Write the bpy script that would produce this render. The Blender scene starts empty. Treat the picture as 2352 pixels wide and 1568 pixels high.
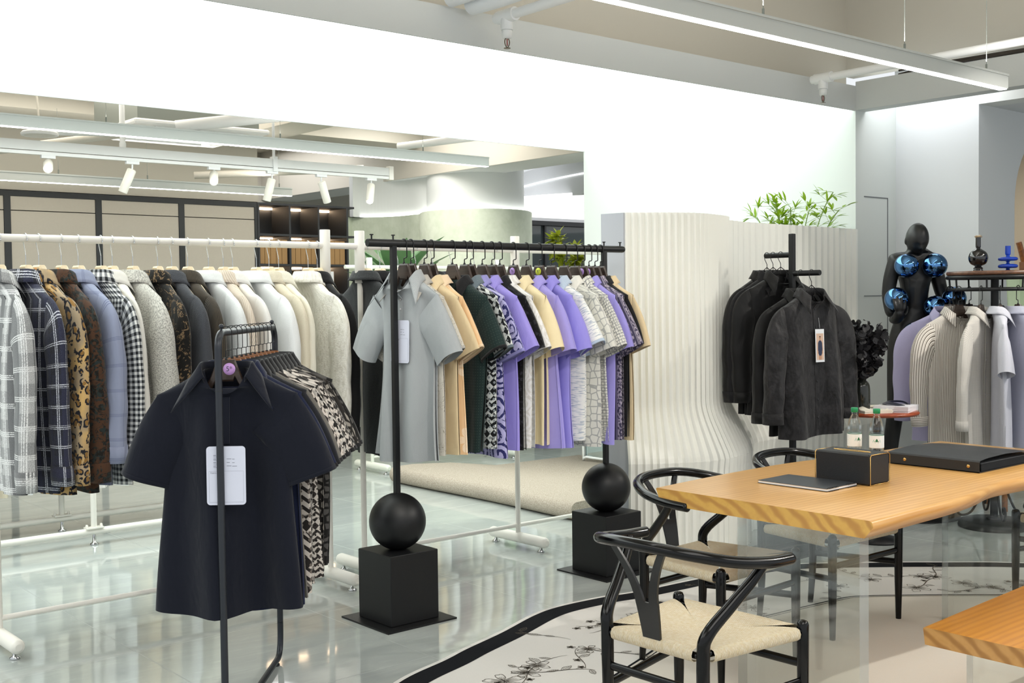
import bpy, bmesh, math, random
import numpy as np
from mathutils import Vector, Matrix
S = bpy.context.scene
COL = S.collection
PI = math.pi
# ---------------------------------------------------------------- camera, world, light, exposure
def _axes(yaw, tilt, roll):
    f = Vector((math.cos(yaw) * math.cos(tilt), math.sin(yaw) * math.cos(tilt), -math.sin(tilt)))
    r = Vector((math.sin(yaw), -math.cos(yaw), 0.0))
    u = r.cross(f)
    c, s = math.cos(roll), math.sin(roll)
    return c * r + s * u, -s * r + c * u, f
_r, _u, _f = _axes(math.radians(49.536), math.radians(2.095), math.radians(-0.689))
cam = bpy.data.objects.new('camera', bpy.data.cameras.new('camera'))
cam.data.lens = 2650.3 / 2352 * 36
cam.data.sensor_width = 36
cam.data.clip_start = 0.05
cam.matrix_world = Matrix(((_r.x, _u.x, -_f.x, 0), (_r.y, _u.y, -_f.y, 0), (_r.z, _u.z, -_f.z, 1.5), (0, 0, 0, 1)))
COL.objects.link(cam)
S.camera = cam
S.view_settings.view_transform = 'Standard'
S.view_settings.look = 'None'
S.view_settings.gamma = 1
S.view_settings.use_curve_mapping = False
S.view_settings.exposure = 0.0
S.cycles.max_bounces = 7
S.cycles.diffuse_bounces = 4
S.cycles.glossy_bounces = 3
S.cycles.transmission_bounces = 4
S.cycles.transparent_max_bounces = 12
S.cycles.caustics_reflective = False
S.cycles.caustics_refractive = False
S.cycles.sample_clamp_indirect = 6.0
S.cycles.use_denoising = True
S.cycles.use_adaptive_sampling = True
S.cycles.adaptive_threshold = 0.02
W = bpy.data.worlds.new('world'); S.world = W; W.use_nodes = True
W.node_tree.nodes['Background'].inputs[0].default_value = (0.93, 0.97, 1.0, 1)
W.node_tree.nodes['Background'].inputs[1].default_value = WORLD = 0.95
LIGHTBOX = 2.9       # luminous ceiling panel
STRIP = 12.0         # linear pendant lights
COVE = 3.2
def lamp(kind, name, loc, power, color=(1, 1, 1), target=None, size=0.1, size_y=None, angle=50, blend=.4):
    d = bpy.data.lights.new(name, kind)
    d.energy = power; d.color = color
    if kind == 'AREA':
        d.size = size
        if size_y: d.shape = 'RECTANGLE'; d.size_y = size_y
    if kind == 'SPOT':
        d.spot_size = math.radians(angle); d.spot_blend = blend; d.shadow_soft_size = size
    o = bpy.data.objects.new(name, d); COL.objects.link(o); o.location = loc
    if target:
        o.rotation_euler = (Vector(target) - Vector(loc)).to_track_quat('-Z', 'Y').to_euler()
    return o
# unseen fill lamps standing in for shop ceiling lights behind the photographer
lamp('AREA', 'shop_fill_lamp', (1.2, 0.6, 3.2), 70, (1, .98, .95), size=3.0, size_y=2.0)
lamp('AREA', 'shop_fill_lamp', (-1.5, 3.5, 3.2), 45, (1, .98, .95), size=2.0, size_y=3.0)
lamp('AREA', 'shop_fill_lamp', (5.0, -0.5, 3.2), 60, (1, .97, .93), size=3.0, size_y=1.5)
# track spotlights over the table and the shirts (their beams make the hard shadows)
for _l, _t, _p, _a in (((6.2, 1.0, 2.95), (3.4, 2.6, .3), 210, 52), ((7.0, 1.2, 2.95), (7.0, 3.3, 1.1), 120, 45),
                       ((7.5, 1.7, 2.95), (5.6, 4.5, 1.3), 150, 46), ((2.6, 1.8, 2.95), (3.9, 4.4, 1.1), 80, 50),
                       ((2.2, 3.0, 2.95), (2.5, 5.2, 1.1), 32, 55)):
    lamp('SPOT', 'track_spot_beam', _l, _p, (1, .95, .87), target=_t, size=.03, angle=_a, blend=.5)
# upward fill lamps added above the linear pendants to brighten the ceiling
for _p, _sx, _w, _c in (((3.9, 3.3, 2.83), 5.4, 75, (1, .985, .95)), ((2.4, 8.2, 2.84), 8.0, 20, (1, .95, .87)), ((2.0, 10.0, 2.68), 7.0, 22, (1, .95, .87))):
    lamp('AREA', 'ceiling_fill_uplight', _p, _w, _c, target=(_p[0], _p[1] + .0001, 9), size=_sx, size_y=.05)
lamp('AREA', 'grey_wall_downlight', (7.85, 4.5, 3.15), 6, (.97, .98, 1), size=.3, size_y=.9)
lamp('AREA', 'far_fill_lamp', (6.6, 12.6, 3.45), 40, (1, 1, 1), size=1.6, size_y=2.0)  # unseen lamp added to brighten the far wall above the shelving
lamp('AREA', 'far_fill_lamp', (6.9, 9.3, 3.4), 30, (1, .97, .92), size=.8, size_y=1.6)  # another unseen lamp, added to lighten the sage column
lamp('AREA', 'far_fill_lamp', (4.5, 9.4, 3.3), 55, (1, .93, .82), size=4.0, size_y=1.5)  # unseen fill lamp between the back racks and the cabinets
# ---------------------------------------------------------------- helpers
def srgb(h):
    h = h.lstrip('#')
    v = [int(h[i:i + 2], 16) / 255 for i in (0, 2, 4)]
    return tuple((c / 12.92 if c <= .04045 else ((c + .055) / 1.055) ** 2.4) for c in v) + (1,)
class NT:
    """small wrapper to write node materials"""
    def __init__(self, name):
        self.m = bpy.data.materials.new(name); self.m.use_nodes = True
        self.t = self.m.node_tree; self.n = self.t.nodes; self.l = self.t.links
        self.b = self.n['Principled BSDF']; self.out = self.n['Material Output']
    def node(self, kind, ins=None, **kw):
        x = self.n.new(kind)
        for k, v in kw.items(): setattr(x, k, v)
        for k, v in (ins or {}).items(): self.put(x.inputs[k], v)
        return x
    def put(self, sock, v):
        if isinstance(v, bpy.types.NodeSocket): self.l.new(v, sock)
        elif isinstance(v, bpy.types.Node): self.l.new(v.outputs[0], sock)
        elif isinstance(v, str): sock.default_value = srgb(v)
        else: sock.default_value = v
    def math(self, op, a, b=0.0, c=None):
        x = self.node('ShaderNodeMath', operation=op)
        self.put(x.inputs[0], a); self.put(x.inputs[1], b)
        if c is not None: self.put(x.inputs[2], c)
        return x.outputs[0]
    def mix(self, fac, a, b):
        x = self.node('ShaderNodeMix', data_type='RGBA')
        self.put(x.inputs[0], fac); self.put(x.inputs[6], a); self.put(x.inputs[7], b)
        return x.outputs[2]
    def uv(self): return self.node('ShaderNodeTexCoord').outputs['UV']
    def obj(self): return self.node('ShaderNodeTexCoord').outputs['Object']
    def sep(self, v): return self.node('ShaderNodeSeparateXYZ', {0: v}).outputs
    def noise(self, v, scale, detail=2.0, rough=.5, dist=0.0):
        return self.node('ShaderNodeTexNoise', {'Vector': v, 'Scale': scale, 'Detail': detail, 'Roughness': rough, 'Distortion': dist}).outputs
    def voro(self, v, scale, feature='F1', rnd=1.0):
        return self.node('ShaderNodeTexVoronoi', {'Vector': v, 'Scale': scale, 'Randomness': rnd}, feature=feature).outputs
    def map(self, v, scale=(1, 1, 1), loc=(0, 0, 0), rot=(0, 0, 0)):
        return self.node('ShaderNodeMapping', {'Vector': v, 'Scale': scale, 'Location': loc, 'Rotation': rot}).outputs[0]
    def step(self, v, edge, soft=.0):
        if soft <= 0: return self.math('GREATER_THAN', v, edge)
        return self.node('ShaderNodeMapRange', {0: v, 1: edge - soft, 2: edge + soft}, interpolation_type='SMOOTHSTEP').outputs[0]
    def band(self, v, period, width, off=0.0):
        """1 inside a stripe of WIDTH every PERIOD"""
        f = self.math('FRACT', self.math('DIVIDE', self.math('ADD', v, off + 50), period))
        return self.math('LESS_THAN', f, width / period)
    def bump(self, h, strength=.3, dist=.002, normal=None):
        x = self.node('ShaderNodeBump', {'Height': h, 'Strength': strength, 'Distance': dist})
        if normal is not None: self.l.new(normal, x.inputs['Normal'])
        return x.outputs[0]
    def set(self, **kw):
        for k, v in kw.items(): self.put(self.b.inputs[k.replace('_', ' ')], v)
        return self
MATS = {}
def plain(name, col, rough=.5, metal=0.0, spec=.5, bump=None, coat=0.0, emit=0.0):
    if name in MATS: return MATS[name]
    m = NT(name); m.set(Base_Color=col, Roughness=rough, Metallic=metal)
    m.b.inputs['Specular IOR Level'].default_value = spec
    if coat: m.b.inputs['Coat Weight'].default_value = coat; m.b.inputs['Coat Roughness'].default_value = .08
    if bump: m.put(m.b.inputs['Normal'], m.bump(m.noise(m.obj(), bump[0], 3.0)[0], bump[1], bump[2]))
    if emit: m.set(Emission_Color=col, Emission_Strength=emit)
    MATS[name] = m.m
    return m.m
class MB:
    """collects geometry, then links it as ONE mesh object"""
    def __init__(self): self.v = []; self.f = []; self.uv = []; self.sm = []; self.mi = []
    def add(self, vs, fs, smooth=True, uvs=None, mi=0):
        k = len(self.v)
        self.v += [tuple(map(float, p)) for p in vs]
        self.f += [tuple(int(i) + k for i in f) for f in fs]
        self.sm += [smooth] * len(fs); self.mi += [mi] * len(fs)
        self.uv += ([tuple(map(float, p)) for p in uvs] if uvs is not None else [(0.0, 0.0)] * len(vs))
        return self
    def box(self, a, b, mi=0, rot=None, bev=0.0):
        (x0, y0, z0), (x1, y1, z1) = a, b
        if bev:
            bv = []
            for z, i in ((z0, bev), (z0 + bev, 0), (z1 - bev, 0), (z1, bev)):
                xa, xb, ya, yb = x0 + i, x1 - i, y0 + i, y1 - i; e = bev if not i else bev * .4
                bv += [(xa + e, ya, z), (xb - e, ya, z), (xb, ya + e, z), (xb, yb - e, z), (xb - e, yb, z), (xa + e, yb, z), (xa, yb - e, z), (xa, ya + e, z)]
            fs = [tuple(range(7, -1, -1)), tuple(range(24, 32))]
            for k in range(3):
                for i in range(8): fs.append((k * 8 + i, k * 8 + (i + 1) % 8, k * 8 + 8 + (i + 1) % 8, k * 8 + 8 + i))
            vs = bv
        else:
            vs = [(x, y, z) for z in (z0, z1) for x, y in ((x0, y0), (x1, y0), (x1, y1), (x0, y1))]
            fs = [(3, 2, 1, 0), (4, 5, 6, 7), (0, 1, 5, 4), (1, 2, 6, 5), (2, 3, 7, 6), (3, 0, 4, 7)]
        if rot is not None: vs = [tuple(rot @ Vector(p)) for p in vs]
        return self.add(vs, fs, False, mi=mi)
    def tube(self, pts, r, n=10, cap=True, sq=None, mi=0, up=None):
        """round (or SQ=(a,b) elliptic) tube along PTS; R one number or one per point"""
        P = [Vector(p) for p in pts]
        R = r if hasattr(r, '__len__') else [r] * len(P)
        vs = []; prev = None; L = 0.0; uvs = []
        for i, p in enumerate(P):
            t = (P[min(i + 1, len(P) - 1)] - P[max(i - 1, 0)])
            t = t.normalized() if t.length > 1e-9 else Vector((0, 0, 1))
            if prev is None:
                a = Vector(up) if up else (Vector((0, 0, 1)) if abs(t.z) < .9 else Vector((1, 0, 0)))
            else: a = prev
            a = (a - t * a.dot(t))
            a = a.normalized() if a.length > 1e-6 else Vector((1, 0, 0))
            b = t.cross(a); prev = a
            if i: L += (p - P[i - 1]).length
            ka, kb = sq if sq else (1, 1)
            for k in range(n):
                q = 2 * PI * k / n
                vs.append(p + a * (math.cos(q) * R[i] * ka) + b * (math.sin(q) * R[i] * kb)); uvs.append((k / n, L))
        fs = []
        for i in range(len(P) - 1):
            for k in range(n):
                fs.append((i * n + k, i * n + (k + 1) % n, (i + 1) * n + (k + 1) % n, (i + 1) * n + k))
        self.add(vs, fs, True, uvs, mi)
        if cap:
            m = len(P) - 1
            self.add(vs[:n], [tuple(range(n - 1, -1, -1))], False, mi=mi)
            self.add(vs[m * n:], [tuple(range(n))], False, mi=mi)
        return self
    def lathe(self, prof, n=32, c=(0, 0, 0), mi=0, cap=True, axis='z'):
        vs = []; uvs = []
        for r, z in prof:
            for k in range(n):
                q = 2 * PI * k / n
                p = (r * math.cos(q), r * math.sin(q), z)
                if axis == 'x': p = (p[2], p[0], p[1])
                if axis == 'y': p = (p[0], p[2], p[1])
                vs.append((p[0] + c[0], p[1] + c[1], p[2] + c[2])); uvs.append((k / n, z))
        fs = [(i * n + k, i * n + (k + 1) % n, (i + 1) * n + (k + 1) % n, (i + 1) * n + k) for i in range(len(prof) - 1) for k in range(n)]
        if axis == 'y': fs = [tuple(reversed(f)) for f in fs]
        self.add(vs, fs, True, uvs, mi)
        if cap:
            for i, rev in ((0, True), (len(prof) - 1, False)):
                if prof[i][0] > 1e-5:
                    idx = tuple(range(n)); idx = idx[::-1] if rev != (axis == 'y') else idx
                    self.add(vs[i * n:(i + 1) * n], [idx], False, mi=mi)
        return self
    def sphere(self, c, r, n=32, m=18, mi=0, sc=(1, 1, 1)):
        prof = [(max(r * math.sin(PI * i / m), 1e-6), -r * math.cos(PI * i / m)) for i in range(m + 1)]
        k = len(self.v); self.lathe(prof, n, (0, 0, 0), mi, False)
        for i in range(k, len(self.v)):
            p = self.v[i]; self.v[i] = (p[0] * sc[0] + c[0], p[1] * sc[1] + c[1], p[2] * sc[2] + c[2])
        return self
    def prism(self, poly, z0, z1, axis='z', mi=0, smooth=False):
        n = len(poly)
        def q(p, h): return (p[0], p[1], h) if axis == 'z' else ((p[0], h, p[1]) if axis == 'y' else (h, p[0], p[1]))
        a = [q(p, z0) for p in poly]; b = [q(p, z1) for p in poly]
        self.add(a, [tuple(range(n - 1, -1, -1))], False, mi=mi); self.add(b, [tuple(range(n))], False, mi=mi)
        self.add(a + b, [(i, (i + 1) % n, n + (i + 1) % n, n + i) for i in range(n)], smooth, mi=mi)
        return self
    def grid(self, P, U=None, closed=False, smooth=True, mi=0):
        """P: rows x cols array of points"""
        P = np.asarray(P, float); R, C = P.shape[:2]
        i = np.arange(R - 1)[:, None]; j = np.arange(C if closed else C - 1)[None]
        a = i * C + j; b = i * C + (j + 1) % C; c = (i + 1) * C + (j + 1) % C; d = (i + 1) * C + j
        fs = np.stack([a + 0 * b, b, c, d], -1).reshape(-1, 4)
        self.add(P.reshape(-1, 3).tolist(), fs.tolist(), smooth, None if U is None else np.asarray(U).reshape(-1, 2).tolist(), mi)
        return self
    def xf(self, M, k=0):
        for i in range(k, len(self.v)): self.v[i] = tuple(M @ Vector(self.v[i]))
        return self
    def build(self, name, mats, parent=None, loc=None, rot=None):
        me = bpy.data.meshes.new(name)
        me.from_pydata(self.v, [], self.f)
        me.polygons.foreach_set('use_smooth', self.sm)
        if not isinstance(mats, (list, tuple)): mats = [mats]
        for m in mats: me.materials.append(m)
        if any(self.mi): me.polygons.foreach_set('material_index', self.mi)
        uv = me.uv_layers.new(name='UVMap')
        vi = np.empty(len(me.loops), dtype=np.int32); me.loops.foreach_get('vertex_index', vi)
        uv.data.foreach_set('uv', np.asarray(self.uv, dtype=np.float32)[vi].ravel())
        me.update()
        o = bpy.data.objects.new(name, me); COL.objects.link(o)
        if parent is not None: o.parent = parent
        if loc is not None: o.location = loc
        if rot is not None: o.rotation_euler = rot
        return o
def tag(o, label, cat, group=None, kind=None):
    if label: o['label'] = label
    if cat: o['category'] = cat
    if group: o['group'] = group
    if kind: o['kind'] = kind
    return o
def thing(name, label, cat, loc=(0, 0, 0), rz=0.0, group=None):
    o = bpy.data.objects.new(name, None); COL.objects.link(o)
    o.empty_display_size = .1; o.location = loc; o.rotation_euler = (0, 0, rz)
    return tag(o, label, cat, group)
def struct(o):
    o['kind'] = 'structure'; return o
def dup(root, label=None, loc=None, rz=None, group=None):
    r = root.copy(); COL.objects.link(r)
    if label: r['label'] = label
    if group: r['group'] = group
    if loc is not None: r.location = loc
    if rz is not None: r.rotation_euler = (0, 0, rz)
    for ch in list(root.children):
        c = ch.copy(); COL.objects.link(c); c.parent = r
        for g in list(ch.children):
            d = g.copy(); COL.objects.link(d); d.parent = c
    return r
def text(body, size, mat, name='writing', parent=None, loc=(0, 0, 0), rot=(0, 0, 0), align='CENTER', ext=.0002):
    cu = bpy.data.curves.new(name, 'FONT'); cu.body = body; cu.size = size; cu.align_x = align; cu.align_y = 'CENTER'; cu.extrude = ext; cu.resolution_u = 3
    t = bpy.data.objects.new(name, cu); COL.objects.link(t)
    dg = bpy.context.evaluated_depsgraph_get()
    me = bpy.data.meshes.new_from_object(t.evaluated_get(dg))
    bpy.data.objects.remove(t); bpy.data.curves.remove(cu)
    me.name = name; me.materials.clear(); me.materials.append(mat)
    o = bpy.data.objects.new(name, me); COL.objects.link(o)
    if parent is not None: o.parent = parent
    o.location = loc; o.rotation_euler = rot
    return o
def bez(p, n=12):
    """points on a Bezier curve through control points P (any degree)"""
    P = [Vector(q) for q in p]; out = []
    for i in range(n + 1):
        t = i / n; Q = P[:]
        while len(Q) > 1: Q = [Q[k].lerp(Q[k + 1], t) for k in range(len(Q) - 1)]
        out.append(Q[0])
    return out
def spline(pts, n=8, closed=False):
    """Catmull-Rom through PTS"""
    P = [Vector(p) for p in pts]; N = len(P); out = []
    for i in range(N if closed else N - 1):
        p0, p1, p2, p3 = (P[(i - 1) % N] if closed or i else P[0]), P[i], P[(i + 1) % N], (P[(i + 2) % N] if closed or i + 2 < N else P[N - 1])
        for k in range(n):
            t = k / n
            out.append(.5 * ((2 * p1) + (p2 - p0) * t + (2 * p0 - 5 * p1 + 4 * p2 - p3) * t * t + (3 * p1 - p0 - 3 * p2 + p3) * t ** 3))
    if not closed: out.append(P[-1])
    return out
# ---------------------------------------------------------------- materials of the room
def floor_mat():
    m = NT('polished_tile'); o = m.obj()
    s = m.sep(o)
    n1 = m.noise(m.map(o, (.5, 1.6, 1), rot=(0, 0, .5)), 1.5, 5.0, .6, 1.2)[0]
    n2 = m.noise(m.map(o, (2, 9, 1), rot=(0, 0, .35)), 2.5, 4.0, .6, .6)[0]
    c = m.mix(m.step(n1, .52, .25), '#a7adab', '#b8beba')
    c = m.mix(m.math('MULTIPLY', m.step(n2, .62, .12), .35), c, '#c6cbc7')
    g = m.math('MAXIMUM', m.band(s[0], .9, .004, .25), m.band(s[1], .9, .004, .1))
    c = m.mix(m.math('MULTIPLY', g, .55), c, '#9a9f9e')
    m.set(Base_Color=c, Roughness=m.math('ADD', m.math('MULTIPLY', g, .3), .055), IOR=1.5)
    m.put(m.b.inputs['Normal'], m.bump(m.noise(m.map(o, (1, 1, 1)), 5.0, 1.0)[0], .035, .02))
    return m.m
PAINT = dict(rough=.75, spec=.25)
M_floor = floor_mat()
M_white = plain('white_paint', '#e6e9e7', **PAINT)
M_grey = plain('pale_grey_paint', '#dcdfe1', **PAINT)
M_tan = plain('warm_ceiling_paint', '#cac5b9', **PAINT)
M_tan2 = plain('warm_beam_paint', '#cbc7bc', **PAINT)
M_fascia = plain('light_grey_fascia', '#ccd0d0', **PAINT)
M_beige = plain('beige_plaster', '#d6cbb8', **PAINT)
M_ceilgrey = plain('ceiling_grey', '#d2d4d6', **PAINT)
def plaster_green():
    m = NT('sage_plaster'); o = m.obj()
    c = m.mix(m.step(m.noise(o, 7, 5, .65)[0], .5, .25), '#c3ccb8', '#d4dbca')
    m.set(Base_Color=c, Roughness=.8)
    m.put(m.b.inputs['Normal'], m.bump(m.noise(o, 40, 4)[0], .2, .003)); return m.m
M_green = plaster_green()
M_light = plain('luminous_white', '#ffffff', emit=STRIP)
def emitter(name, col, s):
    m = NT(name); m.set(Base_Color='#ffffff', Emission_Color=col, Emission_Strength=s); return m.m
M_panel = emitter('luminous_ceiling_film', '#f6fffb', LIGHTBOX)
M_cove = emitter('cove_led', '#ffffff', COVE)
M_led = emitter('warm_shelf_led', '#ffdcb4', 16)
M_spot = emitter('spot_lens', '#fff3dc', 40)
M_black = plain('black_powder_coat', '#101113', .45, spec=.4, bump=(900, .08, .0005))
M_blackgloss = plain('black_lacquer', '#040405', .17, spec=.32, coat=.05)
M_wmetal = plain('white_powder_coat', '#ebe8e0', .35)
M_wmetal2 = plain('cream_powder_coat', '#e9ebe0', .35)
M_wplastic = plain('white_pipe', '#e4e6e6', .45)
M_chrome = plain('chrome', '#c9cbcc', .18, 1.0)
M_steel = plain('galvanised_steel', '#878d87', .45, .55, bump=(30, .1, .002))
M_brass = plain('brass_trim', '#cfa765', .25, 1.0)
M_dark = plain('dark_matt', '#26282b', .6)
# ---------------------------------------------------------------- room shell
def sbox(name, a, b, m):
    return struct(MB().box(a, b).build(name, m))
sbox('floor', (-4, -4, -.1), (16, 16, 0), M_floor)
sbox('wall_white', (7.55, 4.89, 0), (8.3, 7.79, 3.05), plain('wall_paint', '#d0d5d2', **PAINT))
sbox('wall_grey', (8.1, 4.22, 0), (8.3, 4.9, 3.6), M_grey)
sbox('wall_soffit', (8.1, -2.5, 2.88), (8.3, 4.22, 3.6), M_white)
sbox('ceiling_niche', (8.3, -2.5, 2.88), (12, 4.22, 3.0), M_grey)
sbox('wall_beam', (7.55, -2.5, 2.87), (7.68, 4.89, 3.08), M_fascia)
sbox('ceiling_upper', (-4, -3, 4.0), (8, 5.3, 4.1), M_tan)
sbox('wall_upper', (7.9, -3, 3.2), (8.0, 5.2, 4.0), M_tan2)
sbox('wall_recess', (-4, 5.2, 3.06), (7.9, 5.3, 4.0), M_tan)
sbox('ceiling_left', (-4, 5.3, 3.5), (7.55, 14, 3.6), M_tan)
sbox('wall_far_back', (-4, 14, 0), (10, 14.1, 3.6), M_tan)
sbox('wall_back', (-4, 11.05, 2.56), (5.92, 11.2, 3.6), M_tan)
sbox('ceiling_beam', (7.55, 7.79, 2.87), (7.565, 14, 3.6), M_tan)
sbox('ceiling_beam', (7.565, 7.79, 2.868), (8.1, 14, 3.6), M_white)
sbox('ceiling_beam', (-4, 10.35, 3.2), (7.55, 10.75, 3.5), M_tan2)
sbox('ceiling_beam', (5.3, 8.0, 3.12), (5.75, 10.35, 3.5), M_tan2)
sbox('ceiling_far', (8.1, 4.95, 3.02), (16, 16, 3.12), M_ceilgrey)
sbox('wall_cabinet_back', (-4, 11.5, 0), (7.2, 11.6, 2.6), M_dark)
# arch wall beside the grey wall
arc = [(8.3, 0), (8.65, 0)] + [(9.45 - .8 * math.cos(a), 2.18 + .8 * math.sin(a) * .85) for a in np.linspace(0, PI, 25)] + [(10.25, 0), (12, 0), (12, 2.88), (8.3, 2.88)]
struct(MB().prism(arc, 4.22, 4.45, 'y').build('wall_arch', M_grey))
sbox('wall_arch_room', (8.3, 5.6, 0), (12, 5.7, 3), M_beige)
sbox('wall_arch_side', (11, 4.45, 0), (11.1, 5.6, 3), M_beige)
sbox('wall_east', (12, -2.5, 0), (12.1, 4.22, 3), M_grey)
lamp('AREA', 'arch_room_light', (9.6, 5.0, 2.8), 12, (1, .94, .84), size=1.0, size_y=.6)
# flush access panel seam in the end face of the white wall
sm = MB()
for a, b in (((7.66, 4.887, 2.235), (7.985, 4.8905, 2.243)), ((7.977, 4.887, .9), (7.985, 4.8905, 2.24)), ((7.66, 4.887, 1.49), (7.985, 4.8905, 1.496))): sm.box(a, b)
struct(sm.build('trim_access_panel', plain('seam_grey', '#6c7073', .8)))
# sage green columns with lit white upper drums
def column(c, rg, rw, zg):
    m = MB().lathe([(rg, 0), (rg, zg), (rg - .02, zg + .012), (rw + .02, zg + .012)], 72, (c[0], c[1], 0), cap=False)
    struct(m.build('wall_column', M_green))
    struct(MB().lathe([(rw, zg - .1), (rw, 3.02)], 72, (c[0], c[1], 0), cap=False).build('wall_column_upper', M_white))
    t = tag(MB().lathe([(rw + .035, zg + .013), (rw + .06, zg + .013), (rw + .06, zg + .02), (rw + .035, zg + .02)], 72, (c[0], c[1], 0), cap=False).build('cove_light', M_cove),
            'white light strip glowing around the top of the round sage column', 'light')
column((8.12, 10.12), .63, .545, 2.462)
# curved sage wall with its own lit white upper band
cv = spline([(7.13, 11.22, 0), (7.24, 11.3, 0), (7.45, 11.12, 0), (7.58, 10.85, 0), (7.6, 10.5, 0), (7.72, 10.1, 0)], 8)
def curved(name, z0, z1, off, m):
    a = []
    for i, p in enumerate(cv):
        t = (cv[min(i + 1, len(cv) - 1)] - cv[max(i - 1, 0)]).normalized(); n = Vector((t.y, -t.x, 0))
        if n.x > 0: n = -n
        a.append(p - n * off)
    b = [p + Vector((.8, .55, 0)) for p in a]
    poly = [(p.x, p.y) for p in a] + [(p.x, p.y) for p in reversed(b)]
    return MB().prism(poly, z0, z1, smooth=False).build(name, m)
struct(curved('wall_curved', 0, 2.46, 0, M_green))
struct(curved('wall_curved_upper', 2.46, 3.0, .07, M_white))
q = [p + Vector((.04, .03, 2.475)) for p in cv]
tag(MB().tube(q[8:], .01, 6).build('cove_light', M_cove), 'white light strip glowing on top of the curved sage wall', 'light')
# far end: window wall, cove ceiling given its own glow
sbox('wall_far', (9.9, 11.75, 0), (10.22, 12, 3.0), M_grey)
sbox('wall_far', (10.22, 11.9, 2.57), (14, 12, 3.0), M_ceilgrey)
sbox('wall_far', (13.9, 5, 0), (14, 12, 3.0), M_grey)
def glass_dark():
    m = NT('dark_window_glass'); m.set(Base_Color='#3c4446', Roughness=.06, IOR=1.5); return m.m
M_winglass = glass_dark()
w = thing('window_1', None, None, (10.22, 11.8, 0)); w['kind'] = 'structure'
MB().box((0, .06, .2), (3.7, .08, 2.57)).build('pane', M_winglass, w)
fr = MB()
for a, b in (((0, 0, 2.51), (3.7, .1, 2.57)), ((0, 0, 0), (3.7, .1, .2)), ((.48, .02, .2), (.51, .1, 2.51)), ((1.5, .02, .2), (1.53, .1, 2.51))): fr.box(a, b)
fr.build('window_frame', M_dark, w)
rc = [(11.2 + 2.6 * math.cos(a), 10.0 + 2.1 * math.sin(a)) for a in np.linspace(0, 2 * PI, 64, endpoint=False)]
struct(MB().prism(rc, 2.62, 2.66).build('ceiling_cove', emitter('cove_ceiling_glow', '#ffffff', 1.3)))  # brightness of the lit cove is put into the surface as emission
dp_ = spline([(9.7, 11.6, 0), (9.25, 10.7, 0), (8.95, 9.9, 0), (8.75, 9.1, 0), (8.62, 8.2, 0)], 8)
struct(MB().prism([(p.x, p.y) for p in dp_] + [(p.x + .12, p.y) for p in reversed(dp_)], 2.63, 3.02).build('ceiling_drop', M_ceilgrey))
tag(MB().tube([p + Vector((-.004, 0, 2.85)) for p in dp_], .007, 6).build('light_strip', M_cove), 'thin white light line along the grey curved ceiling drop', 'light')
# ---------------------------------------------------------------- luminous ceiling panel
lb = thing('ceiling_light_panel', 'huge glowing white stretched panel hung under the ceiling in a grey frame', 'ceiling light', (-2, 4.89, 2.87))
MB().box((0, .012, 0), (9.545, 2.89, .004)).build('diffuser', M_panel, lb)
fr = MB()
fr.box((0, 0, -.004), (9.55, .012, .18)).box((0, 2.888, -.004), (9.55, 2.9, .18)).box((-.012, 0, -.004), (0, 2.9, .18)).box((0, .012, .17), (9.55, 2.888, .18))
fr.build('frame', M_fascia, lb)
# ---------------------------------------------------------------- linear pendant lights
def linear(name, x0, x1, y, z, lab, hang, h=.075, w=.06):
    t = thing(name, lab, 'pendant light', (x0, y, z))
    L = x1 - x0
    m = MB().box((0, -w / 2, .004), (L, w / 2, h)).box((0, -w / 2 - .006, h), (L, w / 2 + .006, h + .012)); m.build('housing', plain('light_housing', '#c4c8c5', .45), t)
    MB().box((0, -w * .36, 0), (L, w * .36, .0045)).build('diffuser', M_light, t)
    for x in hang:
        c = MB().tube([(x - x0, 0, h), (x - x0, 0, h + .05)], .006, 8).tube([(x - x0, 0, h + .05), (x - x0, 0, (3.999 if y < 5 else (3.199 if y > 10 else 3.499)) - z)], .0018, 6)
        c.build('suspension_cable', M_steel, t)
linear('linear_light', 1.2, 6.62, 3.3, 2.69, 'long white linear pendant light hanging over the wooden table', (2.2, 4.35, 5.55, 6.42))
linear('linear_light', -2.0, 6.72, 8.2, 2.71, 'long white linear pendant behind the glowing ceiling panel, higher than its twin', (1.5, 3.2, 4.6, 6.0))
linear('linear_light', -2.0, 5.83, 10.2, 2.55, 'lower white linear pendant close to the beige cabinets', (2.0, 3.55, 4.35, 5.7), .07, .05)
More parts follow.
